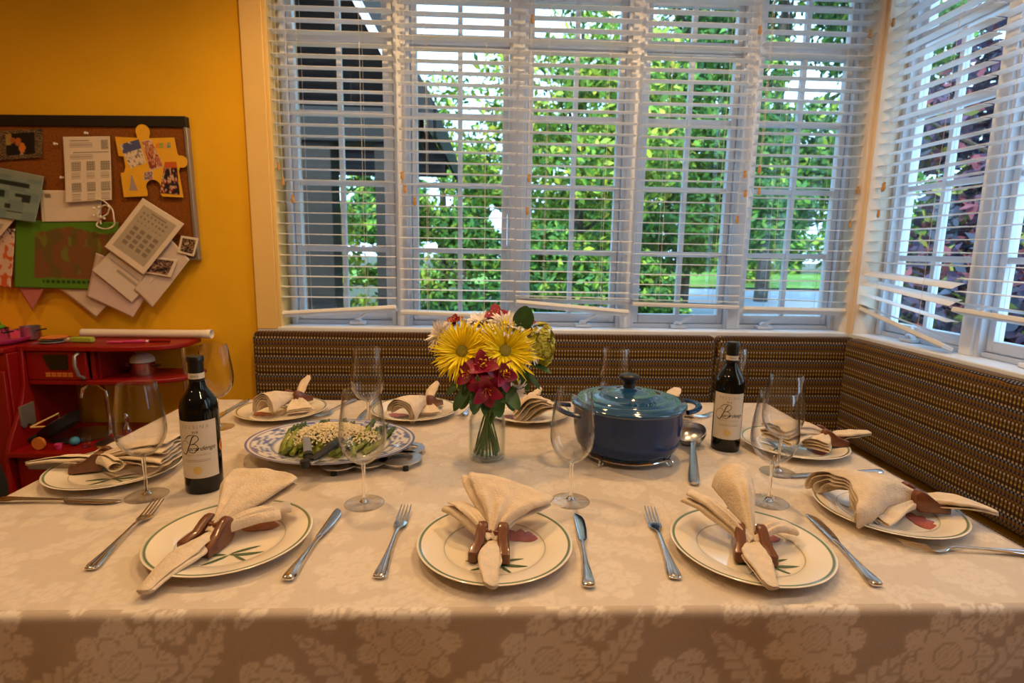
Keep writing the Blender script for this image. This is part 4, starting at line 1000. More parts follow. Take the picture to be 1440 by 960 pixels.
# ------------------------------------------------------------------ jar of flowers
JX, JY = -.008, 1.362
jar = empty('flower_jar', (JX, JY, TZ), 0, 'clear glass jar of water holding the bouquet', 'jar')
outp = [(0, 0), (.038, 0), (.0445, .004), (.0465, .012), (.0465, .098), (.0450, .108), (.0395, .118), (.0365, .122), (.0365, .126), (.0385, .128), (.0365, .131), (.0365, .140), (.0380, .142)]
MB().lathe(outp + [(r-.0028, z) if r > .01 else (0, z) for r, z in [(.038, .1415), (.0365, .131), (.0365, .124), (.0445, .106), (.0465, .097), (.0465, .014), (.040, .009), (0, .009)]], 48).build('glass', M_['jar'], jar, smooth=True, auto=60)
MB().lathe([(0, .0095), (.036, .0095), (.0432, .015), (.0432, .084), (.0425, .0855), (0, .085)], 40).build('water', M_['water'], jar, smooth=True, auto=50)
def petal_strip(mb, c, d, up, L, w, curl, droop, n=5, cup=0.0):
    """curling strap petal from c along d"""
    d = Vector(d).normalized(); up = Vector(up); up = (up - d*up.dot(d)).normalized(); s = d.cross(up); p = Vector(c); ang = 0; V = []
    for i in range(n+1):
        t = i/n; ww = w*(.55+.75*math.sin(PI*min(1, t*.9+.12)))*(1 if i < n else .35); cu = up*cup*ww
        V += [p - s*ww + cu, p, p + s*ww + cu]; ang = droop*t + curl*t*t; p = p + (d*math.cos(ang) + up*math.sin(ang))*(L/n)
    F = []
    for i in range(n):
        b = 3*i; F += [(b, b+1, b+4, b+3), (b+1, b+2, b+5, b+4)]
    mb.add(V, F)
def stem_pts(base, top, mid): 
    b, t, m = Vector(base), Vector(top), Vector(mid); return [tuple((1-k)*(1-k)*b + 2*k*(1-k)*m + k*k*t) for k in [i/8 for i in range(9)]]
def flower_root(name, base, label, cat, group=None): return empty(name, base, 0, label, cat, group)
def mum(pos, face, R, base, n, label, petm, eye, eyer, curl, group, seed, w=.0021):
    r_ = random.Random(seed); root = flower_root('chrysanthemum', base, label, 'flower', group); B = Vector(base); c = Vector(pos)-B; f = Vector(face).normalized()
    a = f.cross(Vector((0, 0, 1))).normalized(); b = a.cross(f); mb = MB()
    for i in range(n):
        t = (i+.5)/n; th = i*2.39996; el = .06 + 1.02*(1-t)**1.6; rr = eyer*.8*math.sqrt(t) if eyer > .004 else .003
        d = (a*math.cos(th)+b*math.sin(th))*math.cos(el) + f*math.sin(el); pos0 = c + (a*math.cos(th)+b*math.sin(th))*rr*1.0
        if eyer > .004 and rr < eyer*.55: pos0 = c + (a*math.cos(th)+b*math.sin(th))*eyer*.8; 
        petal_strip(mb, pos0 + f*r_.uniform(-.004, .002), d, f, R*r_.uniform(.72, 1.12)*(.75+.3*t), w*r_.uniform(.8, 1.2), curl*r_.uniform(-1.4, 1.3), -.5*(1-t*.5)*r_.uniform(.2, 1.7), 6, .5)
    tag(mb.build('petals', petm, root, smooth=True), kind='stuff')
    if eye:
        e = MB(); secs = []
        for i in range(6):
            q = i/5; rad = eyer*math.cos(q*PI/2)**.7 if i < 5 else .0004; h = eyer*.55*math.sin(q*PI/2); secs.append([tuple(c + f*h + (a*math.cos(2*PI*k/16)+b*math.sin(2*PI*k/16))*rad) for k in range(16)])
        e.loft(secs).build('eye', eye, root, smooth=True)
    m = Vector((-B.x*.75+JX*.75+ (c.x+B.x-JX)*.10 , -B.y*.75+JY*.75, c.z*.48)); MB().tube(stem_pts((0, 0, 0), c - f*.006, m), .0026, 8).build('stem', M_['stem'], root, smooth=True)
    return root
def inj(x, y): return (JX+x*1.45, JY+y*1.35, TZ+.013)
YG = None
mum((-.070, 1.318, 1.036), (-.25, -.85, .38), .072, inj(.012, -.012), 210, 'large yellow spider chrysanthemum at the left of the bouquet', M_['yellow'], M_['mumeye'], .0165, .9, YG, 1)
mum((.033, 1.312, 1.040), (.18, -.85, .36), .076, inj(-.014, -.008), 210, 'large yellow spider chrysanthemum at the centre right of the bouquet', M_['yellow'], M_['mumeye'], .0165, .9, YG, 2)
mum((-.126, 1.362, 1.070), (-.8, -.3, .45), .045, inj(.020, .004), 70, 'white chrysanthemum sticking out at the left of the bouquet', M_['whitep'], M_['lime'], .006, .3, None, 3, .0032)
mum((.036, 1.340, 1.098), (.12, -.45, .85), .045, inj(-.006, .016), 80, 'white chrysanthemum at the top of the bouquet', M_['whitep'], M_['lime'], .006, .3, None, 4, .0034)
mum((-.030, 1.392, 1.094), (-.1, -.2, .95), .044, inj(.004, .020), 70, 'white chrysanthemum behind the two yellow flowers', M_['whitep'], M_['lime'], .006, .3, None, 5, .0034)
mum((.092, 1.345, 1.035), (.75, -.55, .2), .040, inj(-.020, .006), 60, 'white chrysanthemum peeping out right of the centre yellow flower', M_['whitep'], M_['lime'], .006, .3, None, 6, .0034)
mum((.060, 1.330, .935), (.55, -.6, -.45), .038, inj(-.018, -.012), 40, 'small white daisy hanging low at the right of the jar rim', M_['whitep'], M_['lime'], .007, .2, None, 7, .0042)
def alstro(pos, face, R, base, label, seed, n=6):
    r_ = random.Random(seed); root = flower_root('alstroemeria', base, label, 'flower'); B = Vector(base); c = Vector(pos)-B; f = Vector(face).normalized(); a = f.cross(Vector((0, 0, 1))).normalized(); b = a.cross(f)
    for i in range(n):
        th = 2*PI*i/n + .3; el = .75 if i % 2 else .35; d = (a*math.cos(th)+b*math.sin(th))*math.cos(el) + f*math.sin(el); mb = MB()
        petal_strip(mb, c, d, f, R*r_.uniform(.9, 1.1), R*.27, -.5, -.15, 6, .35)
        o = mb.build('petal', M_['magenta'], root, smooth=True)
    st = MB()
    for k in range(5): th = 2*PI*k/5; st.tube([c, c + f*R*.5 + (a*math.cos(th)+b*math.sin(th))*R*.18, c + f*R*.62 + (a*math.cos(th)+b*math.sin(th))*R*.22], [.0007, .0006, .0016], 5)
    tag(st.build('stamens', M_['seal'], root, smooth=True), kind='stuff')
    MB().tube(stem_pts((0, 0, 0), c - f*.002, Vector((-B.x*.75+JX*.75+(c.x+B.x-JX)*.1, -B.y*.75+JY*.75, c.z*.5))), .0023, 8).build('stem', M_['stem'], root, smooth=True)
for pos, fc, R, ba, lb in [((-.018, 1.270, 1.005), (-.05, -.75, .65), .046, inj(.006, -.020), 'crimson alstroemeria between the two yellow flowers'),
        ((-.044, 1.268, .990), (-.65, -.75, .1), .038, inj(.016, -.016), 'crimson alstroemeria lowest left below the yellow flower'),
        ((-.010, 1.255, .962), (.05, -.95, -.15), .046, inj(0, -.024), 'crimson alstroemeria lowest in the front of the bouquet'),
        ((.022, 1.272, .990), (.6, -.8, .15), .042, inj(-.010, -.020), 'crimson alstroemeria right of the lowest front bloom'),
        ((.012, 1.410, 1.105), (-.1, -.5, .85), .042, inj(-.002, .012), 'crimson alstroemeria rising above the back of the bouquet'),
        ((.078, 1.395, 1.092), (.3, -.6, .7), .038, inj(-.022, .012), 'crimson alstroemeria behind the round green leaf'),
        ((-.092, 1.395, 1.096), (-.3, -.5, .8), .026, inj(.022, .012), 'small mauve-tipped bud at the back left of the bouquet')]:
    alstro(pos, fc, R, ba, lb, hash(lb[:9]+lb[-6:]) % 97 if False else len(lb))
hy = flower_root('viburnum', inj(-.022, -.002), 'lime green ball-shaped viburnum cluster at the right of the bouquet', 'flower'); c0 = Vector((.126, 1.368, 1.045))-Vector(inj(-.022, -.002)); r_ = random.Random(5); hb = MB()
for i in range(120):
    d = Vector((r_.gauss(0, 1), r_.gauss(0, 1), r_.gauss(0, 1))).normalized(); q = c0 + Vector((d.x*.030, d.y*.030, d.z*.055)); a = d.orthogonal().normalized(); b = d.cross(a)
    for k in range(5):
        th = 2*PI*k/5 + i; petal_strip(hb, q, (a*math.cos(th)+b*math.sin(th))*.9+d*.35, d, .0105, .0042, -.4, -.1, 2, .2)
tag(hb.build('florets', M_['lime'], hy, smooth=True), kind='stuff'); MB().tube(stem_pts((0, 0, 0), c0 - Vector((0, 0, .03)), c0*.4 + Vector((0, 0, .07))), .0028, 8).build('stem', M_['stem'], hy, smooth=True)
def sprig(base, leaves, top, label):
    root = flower_root('leafy_sprig', base, label, 'leaf'); B = Vector(base); t = Vector(top)-B; MB().tube(stem_pts((0, 0, 0), t, t*.5+Vector((0, 0, .02))), .0022, 8).build('stem', M_['stem'], root, smooth=True)
    for (p, d, up, L, w) in leaves:
        mb = MB(); petal_strip(mb, Vector(p)-B, d, up, L, w, -.5, .1, 8, .25); mb.build('leaf', M_['leaf'], root, smooth=True)
sprig(inj(-.012, .020), [((.072, 1.330, 1.095), (.15, -.2, .75), (.1, -.9, .2), .055, .020)], (.072, 1.330, 1.095), 'big round dark green leaf standing up at the top right of the bouquet')
sprig(inj(.018, -.010), [((-.050, 1.300, .960), (-.5, -.4, -.75), (-.3, -.8, .2), .075, .011), ((-.030, 1.285, .955), (-.1, -.6, -.6), (0, -.8, .3), .070, .013), ((-.06, 1.32, .965), (-.8, -.1, -.5), (0, -.5, .8), .06, .010), ((-.05, 1.31, .955), (-.35, -.1, -.9), (-.2, -.9, 0), .065, .012)], (-.040, 1.30, .975), 'dark leaves drooping at the left above the jar rim')
sprig(inj(-.008, -.018), [((.008, 1.290, .960), (.15, -.5, -.7), (0, -.9, .2), .080, .016), ((.030, 1.300, .955), (.5, -.5, -.6), (.2, -.8, .3), .070, .014), ((.00, 1.29, .95), (-.2, -.55, -.65), (0, -.9, .2), .065, .013), ((.035, 1.31, .96), (.3, -.4, -.85), (.3, -.9, 0), .07, .014)], (.012, 1.29, .975), 'dark green leaves hanging in front over the jar rim')
sprig(inj(-.024, .004), [((.080, 1.340, .990), (.15, -.2, -.95), (.1, -.9, 0), .060, .009), ((.100, 1.350, 1.000), (.9, -.3, -.3), (0, -.3, .9), .055, .009), ((.085, 1.345, .985), (.5, -.3, -.55), (0, -.5, .8), .06, .006)], (.085, 1.345, 1.0), 'thin green leaves sticking out at the right of the bouquet')

# ------------------------------------------------------------------ bulletin board and its papers
bb = empty('bulletin_board', (-1.9, WY, 1.49), 0, 'cork bulletin board with black top strip on the yellow wall', 'board'); bb.rotation_euler = (0, -.016, 0)
MB().box(-.70, .655, -.022, -.001, -.275, .285).build('cork_panel', M_['cork'], bb)
MB().box(-.70, .667, -.030, -.001, .245, .287).build('top_strip', M_['boardtop'], bb, bevel=.002)
MB().box(.655, .668, -.030, -.001, -.285, .2445).build('frame_side', M_['aluminium'], bb, bevel=.002)
MB().box(-.70, .6545, -.030, -.001, -.285, -.2755).build('frame_bottom', M_['aluminium'], bb, bevel=.002)
def paper(name, cs, y, fn, label, cat, nx=40, ny=52, curl=.006, group=None, bend=1.0):
    """cs: corners top-left, top-right, bottom-right, bottom-left as (x, z); fn(u, v) -> rgb with v running down"""
    u, v = np.meshgrid(np.linspace(0, 1, nx), np.linspace(0, 1, ny)); C = np.array(cs, float)
    P = (C[0][None, None]*((1-u)*(1-v))[..., None] + C[1]*(u*(1-v))[..., None] + C[2]*(u*v)[..., None] + C[3]*((1-u)*v)[..., None])
    Y = y - curl*(v**2*.8 + .5*np.abs(u-.5)**1.5*v*bend) - .0006
    V = np.stack([P[..., 0].ravel(), Y.ravel(), P[..., 1].ravel()], 1); col = np.array([fn(a, b) for a, b in zip(u.ravel(), v.ravel())])
    o = fast(name, V, grid_mesh(u, None), M_['print'], None, col, True)
    m = o.modifiers.new('thickness', 'SOLIDIFY'); m.thickness = .0005; m.offset = 1
    return tag(o, label, cat, group)
PAP = (.72, .62, .49); INK = (.16, .13, .10); GREY = (.40, .34, .27)
def blocks(bl, base=PAP, ink=GREY, edge=None):
    """bl: list of (u0, v0, u1, v1, kind)"""
    def fn(u, v):
        for (a, b, c, d, k) in bl:
            if a <= u <= c and b <= v <= d:
                if k == 'text': return ink if int((v-b)*95) % 2 == 0 else base
                if k == 'grid': return INK if (int((u-a)/(c-a)*7.99) + int((v-b)/(d-b)*7.99)) % 2 else (.55, .48, .38)
                if k == 'dark': return INK
                if isinstance(k, tuple): return k
        return base
    return fn
def nz(u, v, s, o=0): return mnoise.noise(Vector((u*s+o, v*s*1.3-o, o*.7)))
def photo(pal, border=0.0, s=6, o=0, bcol=PAP, low=None):
    def fn(u, v):
        if u < border or u > 1-border or v < border or v > 1-border*1.0: return bcol
        q = nz(u, v, s, o)+.25*nz(u, v, s*3, o+4); k = int(max(0, min(.999, q*.8+.5))*len(pal)); return pal[k]
    return fn
YB = WY - .024
def people(u, v):
    if u < .20 or v < .1 or u > .84 or v > .86: return (.05, .035, .02) if nz(u, v, 40, 3) > -.05 else (.24, .16, .08)
    for cx, cy, rx, ry, c in ((.34, .34, .06, .10, (.35, .10, .03)), (.46, .40, .07, .14, (.42, .12, .02)), (.55, .62, .07, .18, (.62, .20, .03)), (.36, .62, .09, .2, (.01, .008, .01)), (.54, .85, .05, .05, (.5, .3, .2))):
        if ((u-cx)/rx)**2 + ((v-cy)/ry)**2 < 1: return c
    return (.36, .22, .06) if u < .33 and v < .5 else (.012, .008, .007)
paper('photograph', [(-1.985, 1.712), (-1.807, 1.727), (-1.815, 1.615), (-1.990, 1.600)], YB, people, 'dark photograph of people pinned at the top left of the bulletin board', 'photo')
cw = [(.15, .05, .55, .07, 'dark'), (.13, .09, .62, .17, 'text'), (.80, .05, .95, .20, 'grid'), (.20, .23, .95, .25, 'dark'), (.13, .27, .62, .34, 'text')]
for cx in (.15, .46, .77):
    for cy in (.38, .70): cw += [(cx, cy, cx+.20, cy+.15, 'grid'), (cx, cy+.17, cx+.18, cy+.28, 'text')]
paper('puzzle_page', [(-1.725, 1.696), (-1.541, 1.703), (-1.550, 1.453), (-1.735, 1.439)], YB-.006, blocks(cw), 'newspaper page of small chequered puzzle diagrams pinned in the middle of the board', 'paper', 60, 84, .012)
def bluecw(u, v):
    if v < .10: return (.25, .29, .25)
    for a, b, c, d in ((.0, .22, .80, .31), (.0, .42, .42, .50), (.22, .5, .42, .58), (.60, .45, .85, .53), (.70, .53, .85, .62), (.45, .68, .55, .78), (.1, .85, .34, .89), (.5, .82, .75, .86)):
        if a < u < c and b < v < d: return (.02, .03, .025)
    return (.17, .25, .24) if (int(u*4)+int(v*5)) % 2 else (.22, .30, .27)
paper('crossword_sheet', [(-2.06, 1.585), (-1.812, 1.541), (-1.854, 1.357), (-2.09, 1.385)], YB-.012, bluecw, 'blue-green crossword sheet with black bars curling at the left edge of the picture', 'paper', 44, 44, .020)
paper('envelope', [(-1.850, 1.487), (-1.599, 1.489), (-1.606, 1.367), (-1.845, 1.360)], YB-.002, blocks([(.10, .12, .20, .26, (.22, .17, .12)), (.045, 0, .055, 1, (.58, .48, .36))]), 'blank cream envelope behind the puzzle page', 'envelope', 40, 24, .006)
def green(u, v):
    if v > .87 and v < .915 and .28 < u < .92: return (.02, .05, .01) if int(u*60) % 3 else (.09, .24, .02)
    if .20 < u < .97 and .13+.04*math.sin(u*9) < v < .84: return (.20, .085, .03) if nz(u, v*.35, 9, 2) > .0 else ((.14, .10, .025) if nz(u, v*.3, 14, 8) > -.2 else (.17, .17, .03))
    return (.10, .25, .02)
paper('childs_painting', [(-1.955, 1.366), (-1.541, 1.365), (-1.577, 1.085), (-1.986, 1.091)], YB-.004, green, 'green paper painted with brown strokes hanging off the bottom of the board', 'painting', 60, 44, .008)
cal = [(.12+.11*i, .10+.1*j, .17+.11*i, .13+.1*j, (.22, .18, .13)) for i in range(7) for j in range(3)] + [(.14+.2*i, .42+.115*j, .28+.2*i, .50+.115*j, (.24, .19, .14)) for i in range(4) for j in range(4)] + [(.30, .045, .75, .065, (.15, .12, .09))]
def calf(u, v):
    if u < .10 or u > .90 or v < .09 or v > .90: return (.74, .63, .49)
    return blocks([(a*.8+.1, b*.8+.1, c*.8+.1, d*.8+.1, k) for a, b, c, d, k in cal], (.43, .36, .26))(u, v)
paper('calendar_page', [(-1.421, 1.462), (-1.264, 1.362), (-1.440, 1.152), (-1.585, 1.264)], YB-.026, calf, 'tilted grey calendar page with a wide white border at the board\'s lower right', 'paper', 56, 66, .012)
paper('list_sheet', [(-1.530, 1.290), (-1.370, 1.170), (-1.506, 1.035), (-1.653, 1.167)], YB-.018, blocks([(.15, .25, .55, .32, 'text'), (.12, .50, .80, .53, (.42, .35, .30)), (.35, .60, .9, .75, 'text'), (.10, .02, .25, .18, (.60, .45, .04))], (.72, .62, .52)), 'white typed sheet slanting under the calendar page', 'paper', 40, 44, .008)
paper('snapshot', [(-1.398, 1.226), (-1.304, 1.216), (-1.336, 1.142), (-1.470, 1.163)], YB-.022, photo([(.02, .015, .02), (.20, .12, .07), (.05, .03, .04), (.42, .25, .15), (.03, .02, .02)], .12, 5, 2), 'white-bordered snapshot of a group half under the calendar page', 'photo', 30, 26, .004)
paper('snapshot', [(-1.287, 1.315), (-1.216, 1.305), (-1.239, 1.229), (-1.306, 1.245)], YB-.014, photo([(.015, .01, .012), (.05, .03, .02), (.30, .16, .07), (.02, .012, .01), (.45, .33, .22)], .11, 4, 9), 'small white-bordered snapshot overhanging the right edge of the board', 'photo', 30, 30, .004)
paper('loose_sheet', [(-1.330, 1.300), (-1.260, 1.217), (-1.423, 1.015), (-1.490, 1.090)], YB-.013, blocks([], (.66, .55, .46)), 'plain sheet hanging to the right below the snapshots', 'paper', 20, 30, .014)
paper('loose_sheet', [(-1.640, 1.240), (-1.400, 1.140), (-1.509, .972), (-1.690, 1.060)], YB-.0105, blocks([], (.62, .48, .45)), 'pale mauve sheet with its corner hanging lowest in the middle under the board', 'paper', 20, 30, .012)
paper('loose_sheet', [(-1.850, 1.120), (-1.600, 1.220), (-1.560, 1.080), (-1.667, .970)], YB-.0025, blocks([], (.70, .58, .46)), 'cream sheet poking out under the right part of the green painting', 'paper', 20, 30, .010)
paper('construction_paper', [(-2.030, 1.200), (-1.830, 1.190), (-1.870, 1.085), (-1.926, .997)], YB-.0015, blocks([], (.52, .17, .15)), 'pink paper triangle poking out under the left part of the green painting', 'paper', 20, 30, .008)
def redd(u, v):
    q = nz(u, v, 7, 3); return (.62, .12, .03) if (q > .18 and v > .25) or (v > .80 and q > -.1) else ((.05, .04, .04) if v < .3 and abs(q) < .03 else (.70, .50, .38))
paper('childs_drawing', [(-2.10, 1.345), (-1.953, 1.330), (-1.994, 1.091), (-2.13, 1.100)], YB-.009, redd, 'child\'s red and black drawing left of the green painting', 'drawing', 30, 44, .010)
paper('folded_note', [(-2.09, 1.400), (-1.935, 1.372), (-2.018, 1.283), (-2.10, 1.250)], YB-.022, blocks([(.2, .3, .8, .6, 'text')], (.72, .60, .46)), 'cream folded note tucked below the crossword sheet at the left edge', 'paper', 20, 24, .008)
# jigsaw shaped yellow card with photos
jc = empty('jigsaw_card', (-1.395, YB-.010, 1.585), 0, 'yellow jigsaw-piece card with pasted photos at the board\'s upper right', 'card')
def arc(cx, cz, r, a0, a1, n=10): return [(cx+r*math.cos(a0+(a1-a0)*i/n), cz+r*math.sin(a0+(a1-a0)*i/n)) for i in range(n+1)]
W_, H_ = .122, .116
poly = [(-W_, H_), (-.035, H_-.003)] + arc(-.012, H_+.022, .028, PI*1.15, -PI*.15, 12) + [(.010, H_-.003), (W_-.012, H_+.002), (W_-.004, .055)] + arc(W_+.010, .025, .024, PI*.6, -PI*.6, 10) + [(W_-.004, -.012), (W_+.006, -H_), (.045, -H_+.002)] + [(.038, -H_+.012)] + arc(.012, -H_+.038, .030, -PI*.15, PI*1.15, 12)[::1] + [(-.014, -H_+.008), (-.018, -H_+.002), (-W_+.012, -H_-.004), (-W_+.008, -.025)] + [(-W_+.022, -.022), (-W_+.030, .0), (-W_+.026, .040), (-W_+.006, .042)]
M_['card'] = mat('yellow_card', (.80, .42, .02), .6, var=.05, scale=30)
MB().prism(poly[::-1], 'y', -.0012, .0).build('card', M_['card'], jc)
def pasted(name, cs, y, fn, n=26):
    u, v = np.meshgrid(np.linspace(0, 1, n), np.linspace(0, 1, n)); C = np.array(cs, float); P = (C[0]*((1-u)*(1-v))[..., None] + C[1]*(u*(1-v))[..., None] + C[2]*(u*v)[..., None] + C[3]*((1-u)*v)[..., None])
    fast(name, np.stack([P[..., 0].ravel(), np.full(u.size, y), P[..., 1].ravel()], 1), grid_mesh(u, None), M_['print'], jc, np.array([fn(a, b) for a, b in zip(u.ravel(), v.ravel())]), False)
pasted('pasted_photo', [(-.108, .085), (-.030, .108), (-.008, .018), (-.072, -.006)], -.0022, lambda u, v: (.08, .09, .22) if v < .38 and nz(u, v, 5, 1) > -.35 else ((.25, .20, .16) if nz(u, v, 9, 5) > .22 else (.72, .58, .42)))
pasted('pasted_photo', [(-.018, .102), (.020, .108), (.060, .005), (.005, -.012)], -.0026, photo([(.42, .10, .05), (.60, .28, .14), (.25, .05, .03), (.70, .42, .25)], .03, 4, 6))
pasted('pasted_photo', [(.066, .022), (.112, .024), (.116, -.106), (.036, -.100)], -.0028, lambda u, v: (.55, .10, .02) if v < .2 else ((.02, .015, .02) if nz(u, v, 6, 2) > .0 else ((.60, .42, .28) if nz(u, v, 11, 7) > 0 else (.30, .03, .02))))
pasted('pasted_photo', [(-.020, -.020), (.016, -.012), (.012, -.048), (-.024, -.052)], -.0022, photo([(.40, .12, .08), (.16, .14, .22), (.62, .48, .36)], .05, 5, 4), 14)
pasted('pasted_sticker', [(.036, .094), (.096, .098), (.094, .078), (.034, .074)], -.0022, lambda u, v: ((.75, .25, .03), (.25, .38, .08), (.75, .30, .10), (.10, .30, .25))[int(u*3.99)] if nz(u, v, 9, 1) > -.25 else (.80, .42, .02), 20)
pasted('pasted_photo', [(-.080, -.034), (-.062, -.032), (-.050, -.092), (-.086, -.092)], -.0022, lambda u, v: (.35, .28, .26) if abs(u-.5) < .15+.35*v else (.80, .42, .02), 20)
def pin(x, z, label):
    p = empty('push_pin', (x, YB, z), 0, label, 'pin'); MB().tube([(0, 0, 0), (0, -.012, 0)], .0006, 5).build('needle', M_['chrome'], p)
    MB().tube([(0, -.006, 0), (0, -.009, 0), (0, -.016, 0), (0, -.018, 0)], [.005, .003, .0035, .0055], 10).build('head', M_['paper'], p, smooth=True)
pin(-1.752, 1.668, 'white push pin alone between the dark photograph and the puzzle page'); pin(-1.742, 1.538, 'white push pin below the other one, right of the crossword sheet'); pin(-1.628, 1.712, 'white push pin above the puzzle page')
kc = empty('beaded_cord', (-1.578, YB-.02, 1.40), 0, 'tangled white cord with beads hanging beside the envelope', 'cord'); r_ = random.Random(2)
pts = spline2([(-.03, .055), (.005, .045), (.030, .01), (.034, -.035), (.015, -.060), (-.020, -.062), (-.038, -.045), (-.015, -.02), (.010, .0), (.022, .025), (.0, .03), (-.022, .01), (-.03, -.02), (-.018, -.045)], 6)
MB().tube([(x, -.004+.003*math.sin(i*.7), z) for i, (x, z) in enumerate(pts)], .0030, 6).build('cord', M_['rope'], kc, smooth=True)
for k in range(9):
    x, z = r_.uniform(-.045, .02), r_.uniform(-.045, .03); MB().ball((x, -.009, z), r_.uniform(.003, .0065), 8, 6).build('bead', M_['paper'] if k % 3 else M_['red'], kc, smooth=True)

# ------------------------------------------------------------------ red toy kitchen
tk = empty('toy_kitchen', (0, 0, 0), 0, 'red wooden toy kitchen standing against the wall behind the table', 'toy kitchen')
def slab_curve(y0, yb, xl, xr): return [(xl, yb), (xl, y0), (xr-.24, y0), (xr-.15, y0+.012), (xr-.07, y0+.040), (xr-.02, y0+.080), (xr, y0+.125), (xr-.012, yb)]
MB().prism(slab_curve(2.150, 2.405, -1.815, -1.235), 'z', .866, .886).build('top_shelf', M_['red'], tk, bevel=.004)
MB().prism(slab_curve(2.160, 2.405, -1.790, -1.222), 'z', .732, .750).build('lower_shelf', M_['red'], tk, bevel=.004)
mw = MB().box(-1.790, -1.775, 2.175, 2.405, .751, .865).box(-1.560, -1.545, 2.175, 2.405, .751, .865).box(-1.775, -1.560, 2.395, 2.405, .751, .865).build('oven_box', M_['red'], tk, bevel=.002)
dr = MB().box(-1.789, -1.566, 2.160, 2.1745, .7515, .8650).build('oven_door', M_['red'], tk, bevel=.003)
MB().prism([(-1.722, .852), (-1.636, .852), (-1.632, .846), (-1.634, .800), (-1.640, .793), (-1.700, .793), (-1.708, .799), (-1.726, .846)], 'y', 2.1575, 2.1600).build('window', M_['darkwin'], dr, bevel=.001)
MB().tube([(-1.590, 2.160, .858), (-1.592, 2.140, .850), (-1.592, 2.136, .815), (-1.585, 2.140, .775), (-1.578, 2.160, .760)], .0065, 10).build('handle', M_['silver'], dr, smooth=True)
for i in range(5):
    for j in range(2): MB().box(-1.722+.021*i, -1.7045+.021*i, 2.1590, 2.1600, .7650+.009*j, .7725+.009*j).build('button', M_['orange'], dr)
MB().box(-1.544, -1.534, 2.19, 2.405, .751, .865).build('divider', M_['red'], tk, bevel=.002)
MB().tube([(-1.262, 2.285, .50), (-1.262, 2.285, .732)], .0085, 12).build('pole', M_['chrome'], tk, smooth=True); MB().tube([(-1.262, 2.285, .751), (-1.262, 2.285, .866)], .0085, 12).build('pole', M_['chrome'], tk, smooth=True)
MB().prism([(2.405, .884), (2.150, .884), (2.142, .74), (2.125, .68), (2.085, .60), (2.045, .53), (2.030, .47), (2.03, .0), (2.405, 0)], 'x', -1.808, -1.792).build('side_panel', M_['red'], tk, bevel=.003)
MB().prism([(-1.791, 2.405), (-1.791, 2.025), (-1.45, 2.025), (-1.32, 2.05), (-1.25, 2.12), (-1.222, 2.22), (-1.225, 2.405)], 'z', .485, .505).build('counter', M_['red'], tk, bevel=.004)
MB().box(-1.79, -1.26, 2.075, 2.405, 0, .484).build('cabinet', M_['red'], tk, bevel=.003)
d2 = MB().box(-1.785, -1.40, 2.058, 2.0745, .30, .478).build('cabinet_door', M_['red'], tk, bevel=.003)
MB().prism([(-1.760, .462), (-1.50, .462), (-1.52, .430), (-1.742, .430)], 'y', 2.0545, 2.0580).build('handle', M_['greyplastic'], d2, bevel=.001)
MB().box(-2.42, -1.8085, 2.10, 2.405, 0, .865).build('stove_body', M_['red'], tk, bevel=.003)
sd = MB().box(-2.40, -1.8150, 2.085, 2.0995, .05, .80).build('stove_door', M_['red'], tk, bevel=.003)
MB().box(-2.44, -1.8155, 2.09, 2.405, .8655, .886).build('stove_top', M_['red'], tk, bevel=.004)
MB().prism([(2.100, .660), (2.165, .665), (2.165, .585), (2.148, .572), (2.130, .588), (2.112, .572), (2.100, .585)], 'x', -1.7920, -1.784).build('dispenser_plate', M_['silver'], tk, bevel=.001)
bs = MB().lathe([(.0, .5056), (.105, .5056), (.112, .509), (.108, .5095), (0, .5075)], 32, (-1.655, 2.23, 0)).build('sink', M_['brushed'], tk, smooth=True)
fa = MB().lathe([(0, .5055), (.016, .5055), (.012, .525), (0, .527)], 14, (-1.595, 2.300, 0)).tube([(-1.595, 2.300, .52), (-1.597, 2.300, .63), (-1.600, 2.30, .675), (-1.620, 2.292, .700), (-1.650, 2.285, .705), (-1.676, 2.278, .690), (-1.684, 2.275, .650)], .0085, 10).build('faucet', M_['chrome'], tk, smooth=True, auto=50)
MB().lathe([(0, .5055), (.014, .5055), (.009, .52), (.008, .545), (.013, .552), (.014, .565), (.008, .575), (0, .577)], 14, (-1.535, 2.310, 0)).build('tap_knob', M_['chrome'], tk, smooth=True)
# things on the toy kitchen
def pot_(name, x, y, z, r, h, label, m=M_['steel'], cat='toy pot'):
    t = empty(name, (x, y, z), 0, label, cat); MB().lathe([(0, 0), (r*.95, 0), (r, .006), (r, h), (r*1.05, h+.003), (r*.96, h+.002), (r*.95, .006), (0, .005)], 32).build('body', m, t, smooth=True, auto=50)
    for s in (1, -1): MB().tube([(s*r, -.014, h*.75), (s*(r+.018), -.012, h*.80), (s*(r+.018), .012, h*.80), (s*r, .014, h*.75)], .0028, 8).build('handle', M_['black'] if s > 0 else m, t, smooth=True)
    return t
pot_('toy_pot', -1.430, 2.285, .7505, .046, .048, 'small steel toy pot on the middle shelf of the toy kitchen')
t = empty('toy_bowl', (-1.430, 2.285, .8028), 0, 'white toy bowl turned over on the small steel toy pot', 'toy bowl'); MB().lathe([(.045, 0), (.043, .014), (.034, .027), (.018, .034), (0, .036), (0, .033), (.033, .025), (.041, .013), (.043, 0), (.045, 0)], 32).build('shell', M_['paper'], t, smooth=True)
t = empty('paper_roll', (-1.45, 2.375, .887), 0, 'long roll of white paper lying along the back of the toy kitchen top', 'paper roll')
